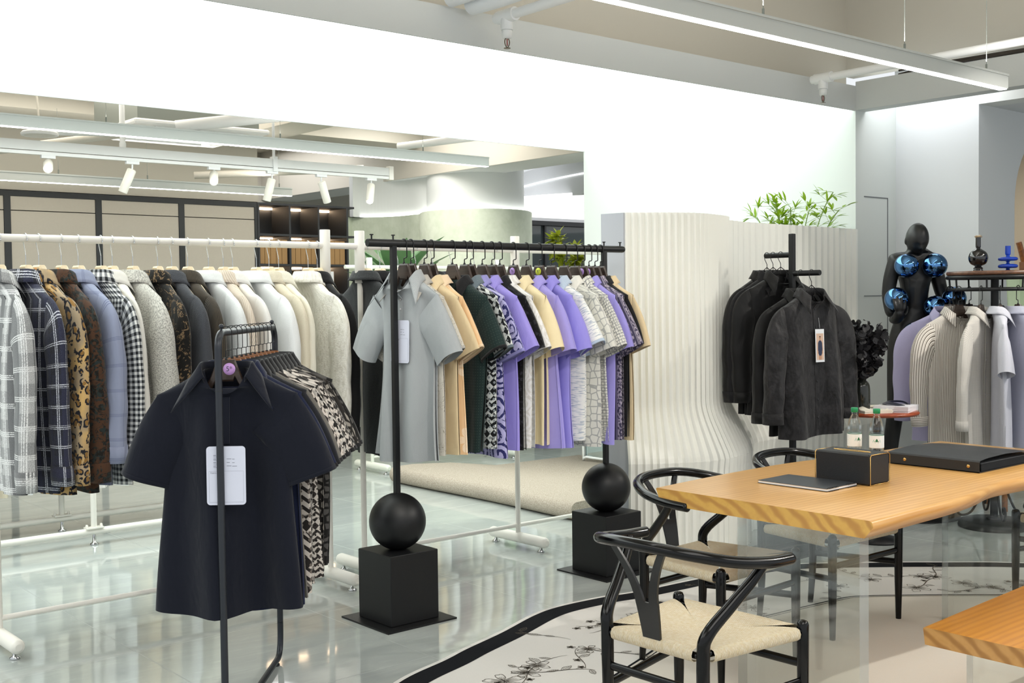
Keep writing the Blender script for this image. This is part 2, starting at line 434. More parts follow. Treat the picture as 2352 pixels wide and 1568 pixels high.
# ---------------------------------------------------------------- track with spotlights
tr = thing('track_light_rail', 'white track rail carrying the cylindrical spotlights over the back racks', 'track rail', (-2, 8.6, 2.585))
MB().box((0, -.02, .03), (7.94, .02, .1)).build('beam', plain('rail_white', '#dcdedc', .5), tr)
MB().box((0, -.018, 0), (7.9, .018, .024)).build('power_track', plain('track_white', '#e6e8e6', .4), tr)
MB().box((7.9, -.026, -.005), (7.945, .026, .115)).build('end_cap', M_wmetal, tr)
for x in (4.05, 6.76):
    c = MB().tube([(x, 0, .1), (x, 0, .87)], .012, 8).lathe([(.05, .9), (.05, .885), (.02, .86)], 16, (x, 0, 0))
    c.build('hanger_rod', M_wplastic, tr)
    MB().box((x - .02, -.03, -.002), (x + .02, .03, .12)).build('bracket', M_wplastic, tr)
def spotlight(x, dx, dy, lab, lit=False):
    t = thing('spotlight', lab, 'spotlight', (x, 8.6, 2.585), 0, None)
    MB().box((-.05, -.016, -.022), (.05, .016, 0)).build('adapter', M_wplastic, t)
    d = Vector((dx, dy, -1)).normalized(); p = Vector((0, 0, -.055))
    MB().tube([(0, 0, -.02), (0, 0, -.05), p + d * .01], .007, 8).build('arm', M_wplastic, t)
    MB().tube([p + d * .004, p + d * .012, p + d * .19, p + d * .195], [.022, .034, .034, .033], 24).build('barrel', plain('spot_white', '#e6e4da', .45), t)
    MB().tube([p + d * .1952, p + d * .1962], .026, 24).build('lens', M_spot if lit else plain('unlit_lens', '#d8d6cc', .3), t)
    return p + d * .2
spotlight(2.92, -1.0, -2.9, 'white track spotlight glaring toward the viewer, beside the ceiling disc', True)
spotlight(3.55, -.35, .25, 'white track spotlight between the two glaring ones, aimed away')
spotlight(4.22, -1.0, -2.0, 'white track spotlight glaring, in the middle of the rail', True)
spotlight(4.74, -.15, .25, 'white track spotlight below the white hanging rod with bracket')
spotlight(5.21, .45, .2, 'white track spotlight second from the end of the rail')
spotlight(5.72, -.45, -.5, 'white track spotlight with bright rim at the end of the rail', True)
# ---------------------------------------------------------------- services under the ceiling
def pipe(x, y0, y1, z, lab, r=.036):
    t = thing('sprinkler_pipe', lab, 'pipe', (x, y1, z))
    MB().tube([(0, -.08, 0), (0, y0 - y1, .02)], r * .72, 16).build('pipe', M_wplastic, t)
    MB().tube([(0, .045, 0), (0, -.09, 0)], r, 16).tube([(0, -.02, 0), (0, -.02, -.075)], r * .9, 16).build('tee', M_wplastic, t)
    MB().tube([(0, .07, 0), (0, .045, 0)], r * .8, 16).build('end_cap', M_wplastic, t)
    hd = MB().tube([(0, -.02, -.075), (0, -.02, -.08), (0, -.02, -.115), (0, -.02, -.12)], [r * .66, r * .78, r * .7, r * .45], 16)
    hd.build('reducer', M_wplastic, t)
    sp = MB()
    for s in (-1, 1): sp.tube(bez([(s * .006, -.02, -.118), (s * .026, -.02, -.13), (s * .014, -.02, -.16), (0, -.02, -.168)], 8), .003, 6)
    sp.lathe([(.018, -.172), (.018, -.169)], 16, (0, -.02, 0))
    sp.build('sprinkler_head', plain('bronze_metal', '#6b5f50', .35, .8), t)
    MB().tube([(0, -.02, -.122), (0, -.02, -.158)], .003, 8).build('glass_bulb', plain('red_bulb', '#8c1d18', .2), t)
pipe(4.0, 1.2, 4.72, 3.0, 'white sprinkler pipe meeting the panel frame beside the fat insulated pipe')
pipe(6.86, 0.6, 4.72, 3.0, 'white sprinkler pipe above the corner of the luminous ceiling panel')
tag(MB().tube(bez([(3.86, 4.82, 3.06), (3.86, 4.55, 3.06), (3.98, 4.52, 3.08), (3.95, 3.6, 3.2)], 14), .055, 16).tube(bez([(3.74, 4.85, 3.08), (3.75, 4.6, 3.08), (3.86, 4.5, 3.12), (3.8, 3.6, 3.25)], 14), .045, 16).build('insulated_pipe', plain('pipe_lagging', '#dfe3e6', .55, bump=(40, .2, .004))),
    'thick white insulated pipe bent over the edge of the glowing panel', 'pipe')
cb = MB()
for k, (y0, y1, dz) in enumerate(((4.6, 2.4, .0), (4.6, 3.2, .03))): cb.tube(bez([(7.66, y0, 3.1 + dz), (7.6, y0 - .5, 3.13), (7.66, y1 + .5, 3.09 + dz), (7.64, y1, 3.12)], 16), .012 - .004 * k, 8)
tag(cb.build('cable_run', plain('dark_cable', '#3a3530', .6)), 'dark cables lying on the beam above the grey wall', 'cable')
ac = thing('air_conditioner', 'ceiling cassette air conditioner with galvanised casing and white grille', 'air conditioner', (3.78, 9.0, 2.94))
MB().box((0, .03, .04), (1.08, .95, .36)).build('casing', M_steel, ac)
pn = MB().box((-.06, -.06, 0), (1.14, 1.02, .04), bev=.012); pn.build('panel', M_wplastic, ac)
gr = MB()
for i in range(16): gr.box((.22 + i * .042, .22, -.004), (.245 + i * .042, .75, 0))
gr.build('grille', plain('grille_grey', '#c4c6c2', .6), ac)
for a, b in (((.15, .03, -.012), (.93, .13, 0)), ((.15, .84, -.012), (.93, .94, 0)), ((.0, .18, -.012), (.09, .8, 0)), ((1.0, .18, -.012), (1.09, .8, 0))):
    MB().box(a, b).build('louvre', M_wplastic, ac)
MB().tube(bez([(.95, .0, .35), (.92, -.06, .28), (.9, -.05, .12), (.86, .0, .1)], 10), .02, 10).build('drain_hose', M_dark, ac)
tag(MB().tube([(4.02, 8.85, 2.92), (4.7, 8.5, 3.02), (5.05, 8.3, 3.06)], .05, 14).build('duct_pipe', M_wplastic), 'white insulated pipe crossing in front of the ceiling air conditioner', 'pipe')
tag(MB().tube([(3.0, 9.2, 2.84), (4.3, 8.72, 2.86)], .03, 12).build('conduit_pipe', M_wplastic), 'white conduit running behind the track rail toward the air conditioner', 'pipe')
tag(MB().tube([(2.35, 9.7, 2.62), (3.7, 9.0, 2.86)], .032, 12).build('conduit_pipe', M_tan2), 'cream conduit behind the glaring spotlight, sloping down', 'pipe')
tag(MB().tube([(6.3, 9.0, 2.95), (6.75, 7.95, 2.99)], .035, 12).build('conduit_pipe', M_wplastic), 'white conduit above the end of the linear pendant light', 'pipe')
tag(MB().tube([(4.9, 10.4, 2.72), (6.3, 9.6, 2.8)], .035, 12).build('conduit_pipe', M_tan2), 'cream conduit behind the end of the track rail', 'pipe')
cl = thing('ceiling_lamp', 'round white ceiling disc above the glaring spotlight', 'ceiling lamp', (2.95, 8.85, 2.76))
MB().lathe([(.13, 0), (.135, .015), (.12, .03), (.0001, .035)], 40).build('rim', M_wplastic, cl)
MB().lathe([(.0001, -.004), (.1, -.002), (.12, .002)], 40).build('diffuser', plain('milk_diffuser', '#d0d0ca', .4), cl)
MB().tube([(0, 0, .03), (.02, .1, .3), (-.1, .2, .74)], .008, 8).build('feed_cable', M_tan2, cl)
sp = thing('sprinkler', 'small bronze ceiling sprinkler on a white drop pipe by the track rail', 'sprinkler', (3.62, 8.95, 2.72))
MB().tube([(0, 0, .03), (0, 0, .8)], .022, 12).tube([(0, 0, 0), (0, 0, .05)], .026, 12).build('drop_pipe', M_wplastic, sp)
MB().tube([(0, 0, 0), (0, 0, -.02), (0, 0, -.05)], [.014, .008, .006], 10).lathe([(.02, -.054), (.02, -.05)], 14).build('head', plain('bronze_metal', '#6b5f50'), sp)
# ---------------------------------------------------------------- cabinets and shelving at the back
def fleck(name, c1, c2, scale, rough=.7):
    m = NT(name); o = m.obj()
    m.set(Base_Color=m.mix(m.noise(o, scale, 3)[0], c1, c2), Roughness=rough); return m.m
M_cab = fleck('beige_laminate', '#b7b0a3', '#bdb6a9', 60, .6)
M_frame = plain('black_cabinet_frame', '#26282a', .4)
M_shelf = fleck('charcoal_board', '#2b2d31', '#35373b', 80, .6)
M_kraft = fleck('kraft_card', '#9c7a50', '#a98659', 150, .8)
labs = {5.04: 'beige cabinet with black frame next to the dark lit shelving', 4.2: 'second beige cabinet from the dark shelving', 3.36: 'third beige cabinet from the dark shelving',
        2.52: 'beige cabinet farthest from the dark shelving, cut by the picture edge', 1.68: 'beige cabinet beyond the picture edge beside its black framed twins'}
for x, lab in labs.items():
    t = thing('tall_cabinet', lab, 'cabinet', (x, 11.0, 0), 0, 'beige cabinets along the back wall')
    f = MB()
    for a, b in (((0, 0, 0), (.03, .48, 2.55)), ((.81, 0, 0), (.84, .48, 2.55)), ((.03, 0, 2.5), (.81, .48, 2.55)), ((.03, 0, 0), (.81, .48, .06)), ((.03, .44, .06), (.81, .48, 2.5))): f.box(a, b)
    f.build('carcass', M_frame, t)
    MB().box((.032, .008, .062), (.808, .03, 2.365)).build('door', M_cab, t)
    MB().box((.032, .008, 2.373), (.808, .03, 2.498)).build('top_panel', M_cab, t)
sh = thing('shelving_unit', 'charcoal shelving unit with warm lit compartments full of boxes', 'shelves', (5.885, 11.0, 0))
cx = [0, .372, .728, 1.095, 1.2]
fr = MB()
for x in cx[:-1]: fr.box((x, 0, 0), (x + .022, .38, 2.53))
fr.build('upright', M_shelf, sh)
rows = [2.53, 2.205, 1.885, 1.565, 1.245, .9]
for z in rows: MB().box((0, .002, z - .0), (1.2, .38, z + .022)).build('shelf_board', M_shelf, sh)
MB().box((0, .38, 0), (1.2, .4, 2.55)).build('back_panel', M_shelf, sh)
for z in rows[:4]:
    for i in range(3):
        MB().box((cx[i] + .03, .345, z - .022), (cx[i + 1] - .01, .375, z - .002)).build('led_bar', M_led, sh)
nth = ('first', 'second', 'third', 'fourth', 'fifth')
for ci in range(3):
    w = (cx[ci + 1] - cx[ci] - .03) / 5
    for k in range(5):
        x = 5.885 + cx[ci] + .025 + k * w
        t = thing('magazine_box', f'{nth[k]} brown kraft box in the {("inner", "middle", "outer")[ci]} shelf compartment, counted from its cabinet side', 'box', (x, 11.03, 1.9075), 0, 'kraft boxes on the lit shelf')
        MB().box((0, 0, 0), (w - .004, .27, .26), bev=.002).build('box', M_kraft, t)
M_paper = plain('white_card', '#eceff3', .6)
M_ink = plain('print_ink', '#3a3d45', .7)
for ci, ks in ((0, (0, 2, 4)), (1, (1, 2, 3, 4)), (2, (0, 1, 2))):
    w = (cx[ci + 1] - cx[ci] - .03) / 5
    for k in ks:
        x = 5.885 + cx[ci] + .025 + k * w
        t = thing('binder', f'white binder {("beside the tall cabinet", "in the middle compartment", "in the compartment near the sage wall")[ci]}, {nth[k]} slot, below the kraft boxes', 'binder', (x, 11.04, 1.587), 0, 'white binders on the shelf')
        MB().box((0, 0, 0), (w - .008, .25, .25), bev=.003).build('cover', M_kraft, t)
        MB().box((.006, -.002, .005), (w - .014, 0, .245)).build('spine_label', M_paper, t)
        text('\n'.join('人棉交织品'), .026, M_ink, 'writing', t, ((w - .008) / 2, -.0028, .11), (PI / 2, 0, 0))
# ---------------------------------------------------------------- fin wall
fin_top = [(4.80, 4.63), (4.90, 4.55), (5.01, 4.475), (5.18, 4.415), (5.38, 4.44), (5.55, 4.50), (5.68, 4.60), (5.80, 4.695), (5.96, 4.75), (6.15, 4.785), (6.56, 4.81), (7.05, 4.83), (7.53, 4.86)]
cv = [p for p in spline([(x, y, 0) for x, y in fin_top], 30)]
L = [0.0]
for i in range(1, len(cv)): L.append(L[-1] + (cv[i] - cv[i - 1]).length)
fs_ = [0.0]
while fs_[-1] < L[-1] - .05: fs_.append(fs_[-1] + (.04 if fs_[-1] < .95 else .08))
nf = len(fs_) - 1
def at_len(s):
    s = max(0, min(s, L[-1])); i = int(np.searchsorted(L, s)); i = max(1, min(i, len(L) - 1))
    t = (s - L[i - 1]) / max(L[i] - L[i - 1], 1e-9)
    p = cv[i - 1].lerp(cv[i], t); tg = (cv[min(i + 2, len(cv) - 1)] - cv[max(i - 3, 0)]).normalized()
    return p, Vector((tg.y, -tg.x, 0))
zs = [0, .3, .5] + [.56 + .028 * i for i in range(14)] + [1.1, 1.5, 1.987]
def flare(z):
    t = min(max((z - .54) / (.36), 0), 1); s = t * t * (3 - 2 * t)
    return .125 * (1 - s) + .012 * math.exp(-((z - .56) / .06) ** 2)
def fin_pt(s, off, z):
    p, n = at_len(s); q = p + n * (off + flare(z)); return (q.x, q.y, z)
fw = thing('fin_wall', 'white curving wall of upright paper fins behind the black clothes stand', 'display wall', (4.8, 4.6, 0))
o0 = Vector((4.8, 4.6, 0))
m = MB()
for k in range(nf):
    s0, s1 = fs_[k], fs_[k + 1]; pitch = s1 - s0
    rowsP = [[fin_pt(s0, .004, z), fin_pt(s0 + pitch * .3, pitch * (.5 if s0 < .95 else .26), z)] for z in zs]
    m.grid(np.array(rowsP) - np.array(o0)[None, None], smooth=False)
    m.grid(np.array([[fin_pt(s0 + pitch * .3, pitch * (.5 if s0 < .95 else .26), z), fin_pt(s1, .004, z)] for z in zs]) - np.array(o0)[None, None], smooth=False)
m.build('fin', plain('white_fin_paper', '#f3f3ec', .7, spec=.3), fw)
top = []
for k in range(nf + 1):
    p, n = at_len(fs_[k]); top.append((p + n * .004, p - n * .17))
g = np.array([[tuple(a - o0 + Vector((0, 0, 1.98))), tuple(b - o0 + Vector((0, 0, 1.98)))] for a, b in top])
MB().grid(g, smooth=False).grid(np.array([[tuple(b - o0 + Vector((0, 0, 1.98))), tuple(b - o0)] for a, b in top]), smooth=False).build('back_board', M_white, fw)
pr = [(4.78, 0)] ; yb = 4.80
prof = [fin_pt(0, .0, z) for z in zs]
MB().prism([(p[1] - .012 - 4.6, p[2]) for p in prof] + [(yb - 4.6, 1.99), (yb - 4.6, 0)], -.012, .004, 'x').build('end_panel', plain('lilac_grey_panel', '#b4b7bf', .7), fw)
# ---------------------------------------------------------------- carpet platform behind the racks
def carpet_mat():
    m = NT('beige_carpet'); o = m.obj()
    c = m.mix(m.step(m.noise(o, 160, 2, .7)[0], .5, .2), '#9d9081', '#c4bbae'); m.set(Base_Color=c, Roughness=.95)
    m.b.inputs['Specular IOR Level'].default_value = .1
    m.put(m.b.inputs['Normal'], m.bump(m.noise(o, 260, 2)[0], .6, .004)); return m.m
r = .062
prof = [(5.36 + r - r * math.cos(a), r + .002 + r * math.sin(a)) for a in np.linspace(-PI / 2, PI / 2, 13)] + [(5.6, 2 * r + .004), (6.0, .1), (6.5, .03), (7.52, .022), (7.52, 0)]
ys = np.linspace(5.62, 7.87, 40)
g = [[(x + .012 * math.sin(3.1 * y) + (.03 * (y - 5.7) - .05), y, z + (.004 * math.sin(5 * y) if z > .03 else 0)) for y in ys] for x, z in prof]
m = MB().grid(np.array(g)); k = len(prof)
for j in (0, len(ys) - 1): m.add([g[i][j] for i in range(k)], [tuple(range(k)) if j else tuple(range(k - 1, -1, -1))], False)
tag(m.build('carpet', carpet_mat()), 'beige carpet with a thick rolled front edge behind the white rack', 'carpet')
mr = thing('mirror', 'white framed round-cornered mirror standing behind the carpet', 'mirror', (7.3, 7.35, .0))
pts = [(-.02, .16, .06), (.02, -.16, .06), (.02, -.2, .1), (.02, -.2, .9), (.02, -.16, .94), (-.02, .16, .94), (-.02, .2, .9), (-.02, .2, .1)]
MB().tube(spline(pts, 4, True) + [spline(pts, 4, True)[0]], .012, 8).build('frame', M_white, mr)
MB().box((-.003, -.19, .07), (.003, .19, .93)).build('glass', plain('mirror_glass', '#c9dcdf', .04, .9), mr)
# ---------------------------------------------------------------- racks
def white_rack(name, lab, x0, y, posts, x1, h=1.795, mat=None, ext0=0.0, ext1=0.0):
    mat = mat or M_wmetal
    t = thing(name, lab, 'clothes rack', (x0, y, 0))
    MB().tube([(-ext0, 0, h), (x1 - x0 + ext1, 0, h)], .0175, 20).build('hanging_rail', mat, t)
    MB().tube([(0, 0, .13), (x1 - x0, 0, .13)], .0125, 14).build('bottom_rail', mat, t)
    for px in posts:
        x = px - x0
        p = MB().tube([(x, 0, .05), (x, 0, 1.62)], .0155, 18).build('post', mat, t)
        MB().tube([(x, 0, 1.597), (x, 0, 1.6), (x, 0, 1.875), (x, 0, 1.878)], [.025, .0275, .0275, .026], 24).build('sleeve', mat, p)
        f = MB().tube([(x, -.262, .058), (x, -.255, .058), (x, -.24, .058), (x, .24, .058), (x, .255, .058), (x, .262, .058)], [.014, .026, .032, .032, .026, .014], 20).build('foot', mat, t)
        for s in (-.21, .21): MB().lathe([(.022, 0), (.024, .006), (.012, .014), (.008, .03)], 16, (x, s, 0)).build('levelling_pad', M_chrome, f)
    return t
white_rack('garment_rack', 'white garment rack holding the patterned jackets', 1.53, 5.28, (1.53, 3.215), 3.215, ext0=1.0)
white_rack('garment_rack', 'white garment rack directly behind the black rack with ball stands', 3.43, 5.28, (3.43, 4.535), 5.35)
tag(MB().tube([(3.19, 5.28, 1.795), (3.455, 5.28, 1.795)], .0165, 16).build('rail_connector', M_wmetal), 'short white tube bridging the gap between two white garment racks', 'connector')
white_rack('garment_rack', 'cream white garment rack beyond the carpet, near the sage columns', 5.6, 8.47, (5.6, 7.05), 8.4, mat=M_wmetal2, ext0=.25)
def low_rack(y, lab):
    t = thing('low_rack', lab, 'clothes rack', (.2, y, 0))
    MB().tube([(-1.5, 0, .085), (3.3, 0, .085)], .021, 14).build('base_rail', M_wmetal, t)
    MB().tube([(-1.5, 0, 1.42), (3.42, 0, 1.42)], .016, 12).build('hanging_rail', M_wmetal, t)
    for x in (-.45, 1.0, 2.45):
        MB().tube([(x, 0, .1), (x, 0, 1.42)], .018, 14).build('post', M_wmetal, t)
        fl = MB().box((x - .055, -.03, .104), (x + .055, .03, .112)); fl.build('flange', M_wmetal, t)
        for s in (-.045, .045): MB().lathe([(.009, .112), (.009, .124), (.005, .13)], 10, (x + s, 0, 0)).build('bolt', M_wmetal, t)
        MB().lathe([(.024, 0), (.026, .008), (.012, .018), (.008, .07)], 16, (x, 0, 0)).build('levelling_pad', M_chrome, t)
low_rack(7.15, 'low white rack with bolted posts, the nearer of two beneath the jackets')
low_rack(7.72, 'low white rack with bolted posts, behind its twin near the cabinets')
# black rack on ball stands
br = thing('ball_stand_rack', 'black clothes rack on two cube and ball stands', 'clothes rack', (3.09, 4.47, 0))
MB().tube([(-.145, 0, 1.768), (-.143, 0, 1.768), (1.53, 0, 1.768), (1.54, 0, 1.768)], [.0165, .0185, .0185, .0165], 24).build('hanging_rail', M_black, br)
for x in (-.12, -.0, 1.39, 1.515): MB().tube([(x, 0, 1.785), (x, 0, 1.803)], .004, 8).lathe([(.009, 1.803), (.009, 1.808)], 12, (x, 0, 0)).build('peg', M_black, br)
for x in (0, 1.39):
    MB().box((x - .195, -.195, 0), (x + .195, .195, .008)).build('base_plate', M_black, br)
    MB().box((x - .135, -.135, .008), (x + .135, .135, .332), bev=.003).build('block', M_black, br)
    MB().sphere((x, 0, .462), .134, 56, 32).build('ball', M_black, br)
    MB().box((x - .0135, -.0135, .58), (x + .0135, .0135, 1.76), bev=.003).build('pole', M_black, br)
# polo rack, runs away from the viewer
P0, P1 = Vector((1.775, 3.615, 0)), Vector((2.365, 4.295, 0))
ax = (P1 - P0); LEN = ax.length; RZ = math.atan2(ax.y, ax.x)
pr = thing('loop_rack', 'dark steel looped rack holding the navy polo shirts', 'clothes rack', P0, RZ)
H = 1.397; rr = .055; loop = []
for c, a0 in (((rr, H - rr), PI), ((LEN - rr, H - rr), PI / 2)):
    for i in range(9):
        a = a0 - PI / 2 * i / 8; loop.append((c[0] + rr * math.cos(a), 0, c[1] + rr * math.sin(a)))
lo = [(LEN, 0, 0.16)] + [tuple(q) for q in bez([(LEN, 0, .12), (LEN, 0, .02), (LEN - .07, 0, .02)], 6)] + [tuple(q) for q in bez([(.07, 0, .02), (0, 0, .02), (0, 0, .12)], 6)]
M_steelblk = plain('dark_steel_tube', '#33363c', .35, .5)
up = loop[0:1] + loop
MB().tube([(0, 0, .1)] + loop + [(LEN, 0, .1)], .0125, 16).build('frame', M_steelblk, pr)
MB().tube(lo, .0125, 16).build('floor_bar', M_steelblk, pr)
for x in (0, LEN): MB().tube([(x, 0, 1.2), (x, 0, 1.203)], .0131, 16).build('joint_ring', M_dark, pr)
for x in (.05, LEN - .05): MB().tube([(x, 0, H + .01), (x, 0, H + .016)], .004, 8).sphere((x, 0, H + .022), .0085, 14, 8).build('knob', M_steelblk, pr)
for x in (.09, LEN - .09): MB().lathe([(.014, 0), (.014, .008)], 14, (x, 0, 0)).build('rubber_pad', M_dark, pr)
# T stand
ts = thing('cross_stand', 'black post stand with two short arms carrying black shirts', 'clothes stand', (5.67, 4.1, 0))
MB().box((-.19, -.19, 0), (.19, .19, .008)).build('base_plate', M_black, ts)
MB().box((-.12, -.12, .008), (.12, .12, .3), bev=.003).build('block', M_black, ts)
MB().box((-.016, -.016, .3), (.016, .016, 1.865), bev=.003).build('post', M_black, ts)
MB().tube([(0, .01, 1.742), (0, .19, 1.742), (0, .193, 1.742)], [.0165, .0165, .015], 20).build('arm', M_black, ts)
MB().tube([(0, -.01, 1.632), (0, -.19, 1.632), (0, -.193, 1.632)], [.0165, .0165, .015], 20).build('arm', M_black, ts)
# round rack
RC = Vector((7.14, 3.61, 0))
def wood(name, c1, c2, rough=.35, scale=1.0, rot=(0, 0, 0), coat=.2):
    m = NT(name); o = m.map(m.obj(), (1 * scale, 9 * scale, 9 * scale), rot=rot)
    n = m.noise(o, 2.2, 6, .6, 1.5)[0]
    c = m.mix(m.step(n, .5, .28), c1, c2); m.set(Base_Color=c, Roughness=rough); m.b.inputs['Coat Weight'].default_value = coat
    return m.m
M_walnut = wood('walnut', '#4a2f20', '#7a5238')
rk = thing('round_rack', 'round black clothes rack with a walnut disc on top', 'clothes rack', RC)
MB().lathe([(.0001, 1.617), (.285, 1.617), (.291, 1.622), (.291, 1.637), (.285, 1.642), (.0001, 1.642)], 64).build('table_top', M_walnut, rk)
MB().tube([(.284 * math.cos(a), .284 * math.sin(a), 1.603) for a in np.linspace(0, 2 * PI, 65)], .0125, 12, cap=False).build('top_ring', M_black, rk)
MB().tube([(.272 * math.cos(a), .272 * math.sin(a), 1.527) for a in np.linspace(0, 2 * PI, 65)], .0115, 12, cap=False).build('hanging_ring', M_black, rk)
for k in range(8):
    a = k * PI / 4 + .3
    MB().tube([(.278 * math.cos(a), .278 * math.sin(a), 1.6), (.273 * math.cos(a), .273 * math.sin(a), 1.53)], .006, 8).build('strut', M_black, rk)
for k in range(2): MB().tube([(-.272 * math.cos(k * PI / 2 + .3), -.272 * math.sin(k * PI / 2 + .3), 1.527), (.272 * math.cos(k * PI / 2 + .3), .272 * math.sin(k * PI / 2 + .3), 1.527)], .009, 8).build('cross_bar', M_black, rk)
MB().tube([(0, 0, .03), (0, 0, 1.61)], .024, 18).build('pole', M_black, rk)
MB().lathe([(.0001, 0), (.215, 0), (.22, .01), (.215, .035), (.19, .045), (.0001, .05)], 56).build('base', plain('cast_iron', '#2b2d2e', .55, .3, bump=(60, .3, .002)), rk)
MB().lathe([(.05, .05), (.05, .062), (.03, .066)], 20).build('collar', M_black, rk)
for k in range(4):
    a = k * PI / 2 + .75; ca, sa = math.cos(a), math.sin(a)
    prof = [(.03, .36), (.06, .3), (.09, .2), (.14, .1), (.2, .075), (.235, .11), (.225, .15), (.195, .155), (.185, .13), (.2, .118)]
    MB().tube([(x * ca, x * sa, z) for x, z in [(p.x, p.z) for p in spline([(x, 0, z) for x, z in prof], 5)]], .0075, 8).build('scroll', M_black, rk)
# ---------------------------------------------------------------- fabrics
FAB = {}
def fabric(name, fn, rough=.85, bump=(700, .25, .0008), wr=.5, sheen=.15):
    """FN(m, uv, u, v) -> colour; soft wrinkles and weave in the normal"""
    if name in FAB: return FAB[name]
    m = NT('fabric_' + name); uv = m.uv(); s = m.sep(uv)
    m.put(m.b.inputs['Base Color'], fn(m, uv, s[0], s[1]))
    m.set(Roughness=rough); m.b.inputs['Specular IOR Level'].default_value = .2
    m.b.inputs['Sheen Weight'].default_value = sheen; m.b.inputs['Sheen Roughness'].default_value = .5
    o = m.obj()
    nb = m.bump(m.noise(m.map(o, (1, 1, .45)), 16, 2, .5, .6)[0], wr, .012)
    m.put(m.b.inputs['Normal'], m.bump(m.noise(uv, bump[0], 2, .6)[0], bump[1], bump[2], nb))
    FAB[name] = m.m
    return m.m
def col(h): return lambda m, uv, u, v: m.mix(0.0, h, h)
def heather(a, b, sc=(900, 250), edge=.5, soft=.18):
    return lambda m, uv, u, v: m.mix(m.step(m.noise(m.map(uv, (sc[0] / 300, sc[1] / 300, 1)), 300, 2, .6)[0], edge, soft), a, b)
def stripes(a, b, per, w): return lambda m, uv, u, v: m.mix(m.band(u, per, w), a, b)
def blotch(a, b, sc, edge=.5, soft=.03, det=3, dist=0.): return lambda m, uv, u, v: m.mix(m.step(m.noise(uv, sc, det, .6, dist)[0], edge, soft), a, b)
def lines(a, b, sc, w=.06, dist=1.2):
    """thin contour lines, like drawn flowers"""
    def f(m, uv, u, v):
        n = m.noise(uv, sc, 2, .5, dist)[0]
        k = m.math('ABSOLUTE', m.math('SUBTRACT', m.math('FRACT', m.math('MULTIPLY', n, 7.0)), .5))
        q = m.math('MULTIPLY', m.math('LESS_THAN', k, w), m.step(m.noise(uv, sc * .6, 1)[0], .47, .02))
        return m.mix(q, a, b)
    return f
def gingham(a, b, c, per):
    def f(m, uv, u, v):
        k = m.math('MULTIPLY', m.math('ADD', m.band(u, per, per / 2), m.band(v, per, per / 2)), .5)
        return m.mix(m.math('GREATER_THAN', k, .75), m.mix(m.math('GREATER_THAN', k, .25), a, b), c)
    return f
def plaid(base, second, line, fleck_a, per=.11, dark=None):
    def f(m, uv, u, v):
        fl = m.step(m.noise(uv, 420, 2, .7)[0], .5, .08)
        c = m.mix(m.band(u, per, per * .45), base, second); c = m.mix(m.math('MULTIPLY', m.band(v, per, per * .45, .03), .55), c, second)
        c = m.mix(m.math('MULTIPLY', fl, .5), c, fleck_a)
        ln = m.math('MAXIMUM', m.math('MULTIPLY', m.band(u, per, per * .2, .035), m.band(u, .008, .004)), m.math('MULTIPLY', m.band(v, per, per * .2, .05), m.band(v, .008, .004)))
        c = m.mix(m.math('MULTIPLY', ln, m.math('ADD', m.math('MULTIPLY', m.step(m.noise(uv, 240, 1)[0], .45, .05), .7), .25)), c, line)
        if dark: c = m.mix(m.math('MULTIPLY', m.band(u, per, .016, .07), m.band(v, per, .016, .07)), c, dark)
        return c
    return f
def leopard(m, uv, u, v):
    w = m.map(m.node('ShaderNodeMix', {0: .035, 4: uv, 5: m.noise(uv, 22, 2)[1]}, data_type='VECTOR').outputs[1], (1, .72, 1))
    d = m.voro(w, 33, rnd=.9)[0]
    n = m.noise(uv, 40, 2)[0]
    ring = m.math('MULTIPLY', m.math('MULTIPLY', m.step(d, .30, .02), m.math('SUBTRACT', 1.0, m.step(d, .52, .02))), m.step(n, .44, .03))
    c = m.mix(m.step(m.noise(uv, 7, 3)[0], .5, .12), '#d9b273', '#a8957a')
    c = m.mix(m.math('SUBTRACT', 1.0, m.step(d, .3, .03)), c, '#96703c')
    return m.mix(ring, c, '#23232b')
def swirl(a, b, sc=9, wrap=.42):
    def f(m, uv, u, v):
        p = m.voro(uv, sc, rnd=.75)
        d = m.node('ShaderNodeVectorMath', {0: m.node('ShaderNodeVectorMath', {0: uv, 3: sc}, operation='SCALE').outputs[0], 1: m.node('ShaderNodeVectorMath', {0: p[2], 3: sc}, operation='SCALE').outputs[0]}, operation='SUBTRACT').outputs[0]
        s = m.sep(d); ang = m.math('ARCTAN2', s[1], s[0]); rad = p[0]
        k = m.math('FRACT', m.math('ADD', m.math('ADD', m.math('MULTIPLY', rad, 4.2), m.math('DIVIDE', ang, 2 * PI)), m.math('MULTIPLY', m.noise(uv, 22, 2)[0], .9)))
        q = m.math('MULTIPLY', m.math('LESS_THAN', k, wrap), m.step(m.noise(uv, 60, 2)[0], .38, .05))
        return m.mix(q, a, b)
    return f
def petals(a, b, sc=7):
    def f(m, uv, u, v):
        p = m.voro(uv, sc, rnd=.7)
        e = m.node('ShaderNodeVectorMath', {0: uv, 1: p[2]}, operation='SUBTRACT').outputs[0]
        s = m.sep(e); ang = m.math('ARCTAN2', s[1], s[0])
        r = m.math('ADD', .26, m.math('MULTIPLY', m.math('ABSOLUTE', m.math('SINE', m.math('MULTIPLY', ang, 2.5))), .26))
        q = m.math('LESS_THAN', p[0], r)
        q = m.math('MULTIPLY', q, m.math('SUBTRACT', 1.0, m.math('MULTIPLY', m.math('LESS_THAN', m.math('ABSOLUTE', m.math('SINE', m.math('MULTIPLY', ang, 10))), .25), .5)))
        return m.mix(q, a, b)
    return f
def cells(a, b, sc, w=.07, rnd=.15):
    return lambda m, uv, u, v: m.mix(m.math('LESS_THAN', m.voro(uv, sc, 'DISTANCE_TO_EDGE', rnd)[0], w), a, b)
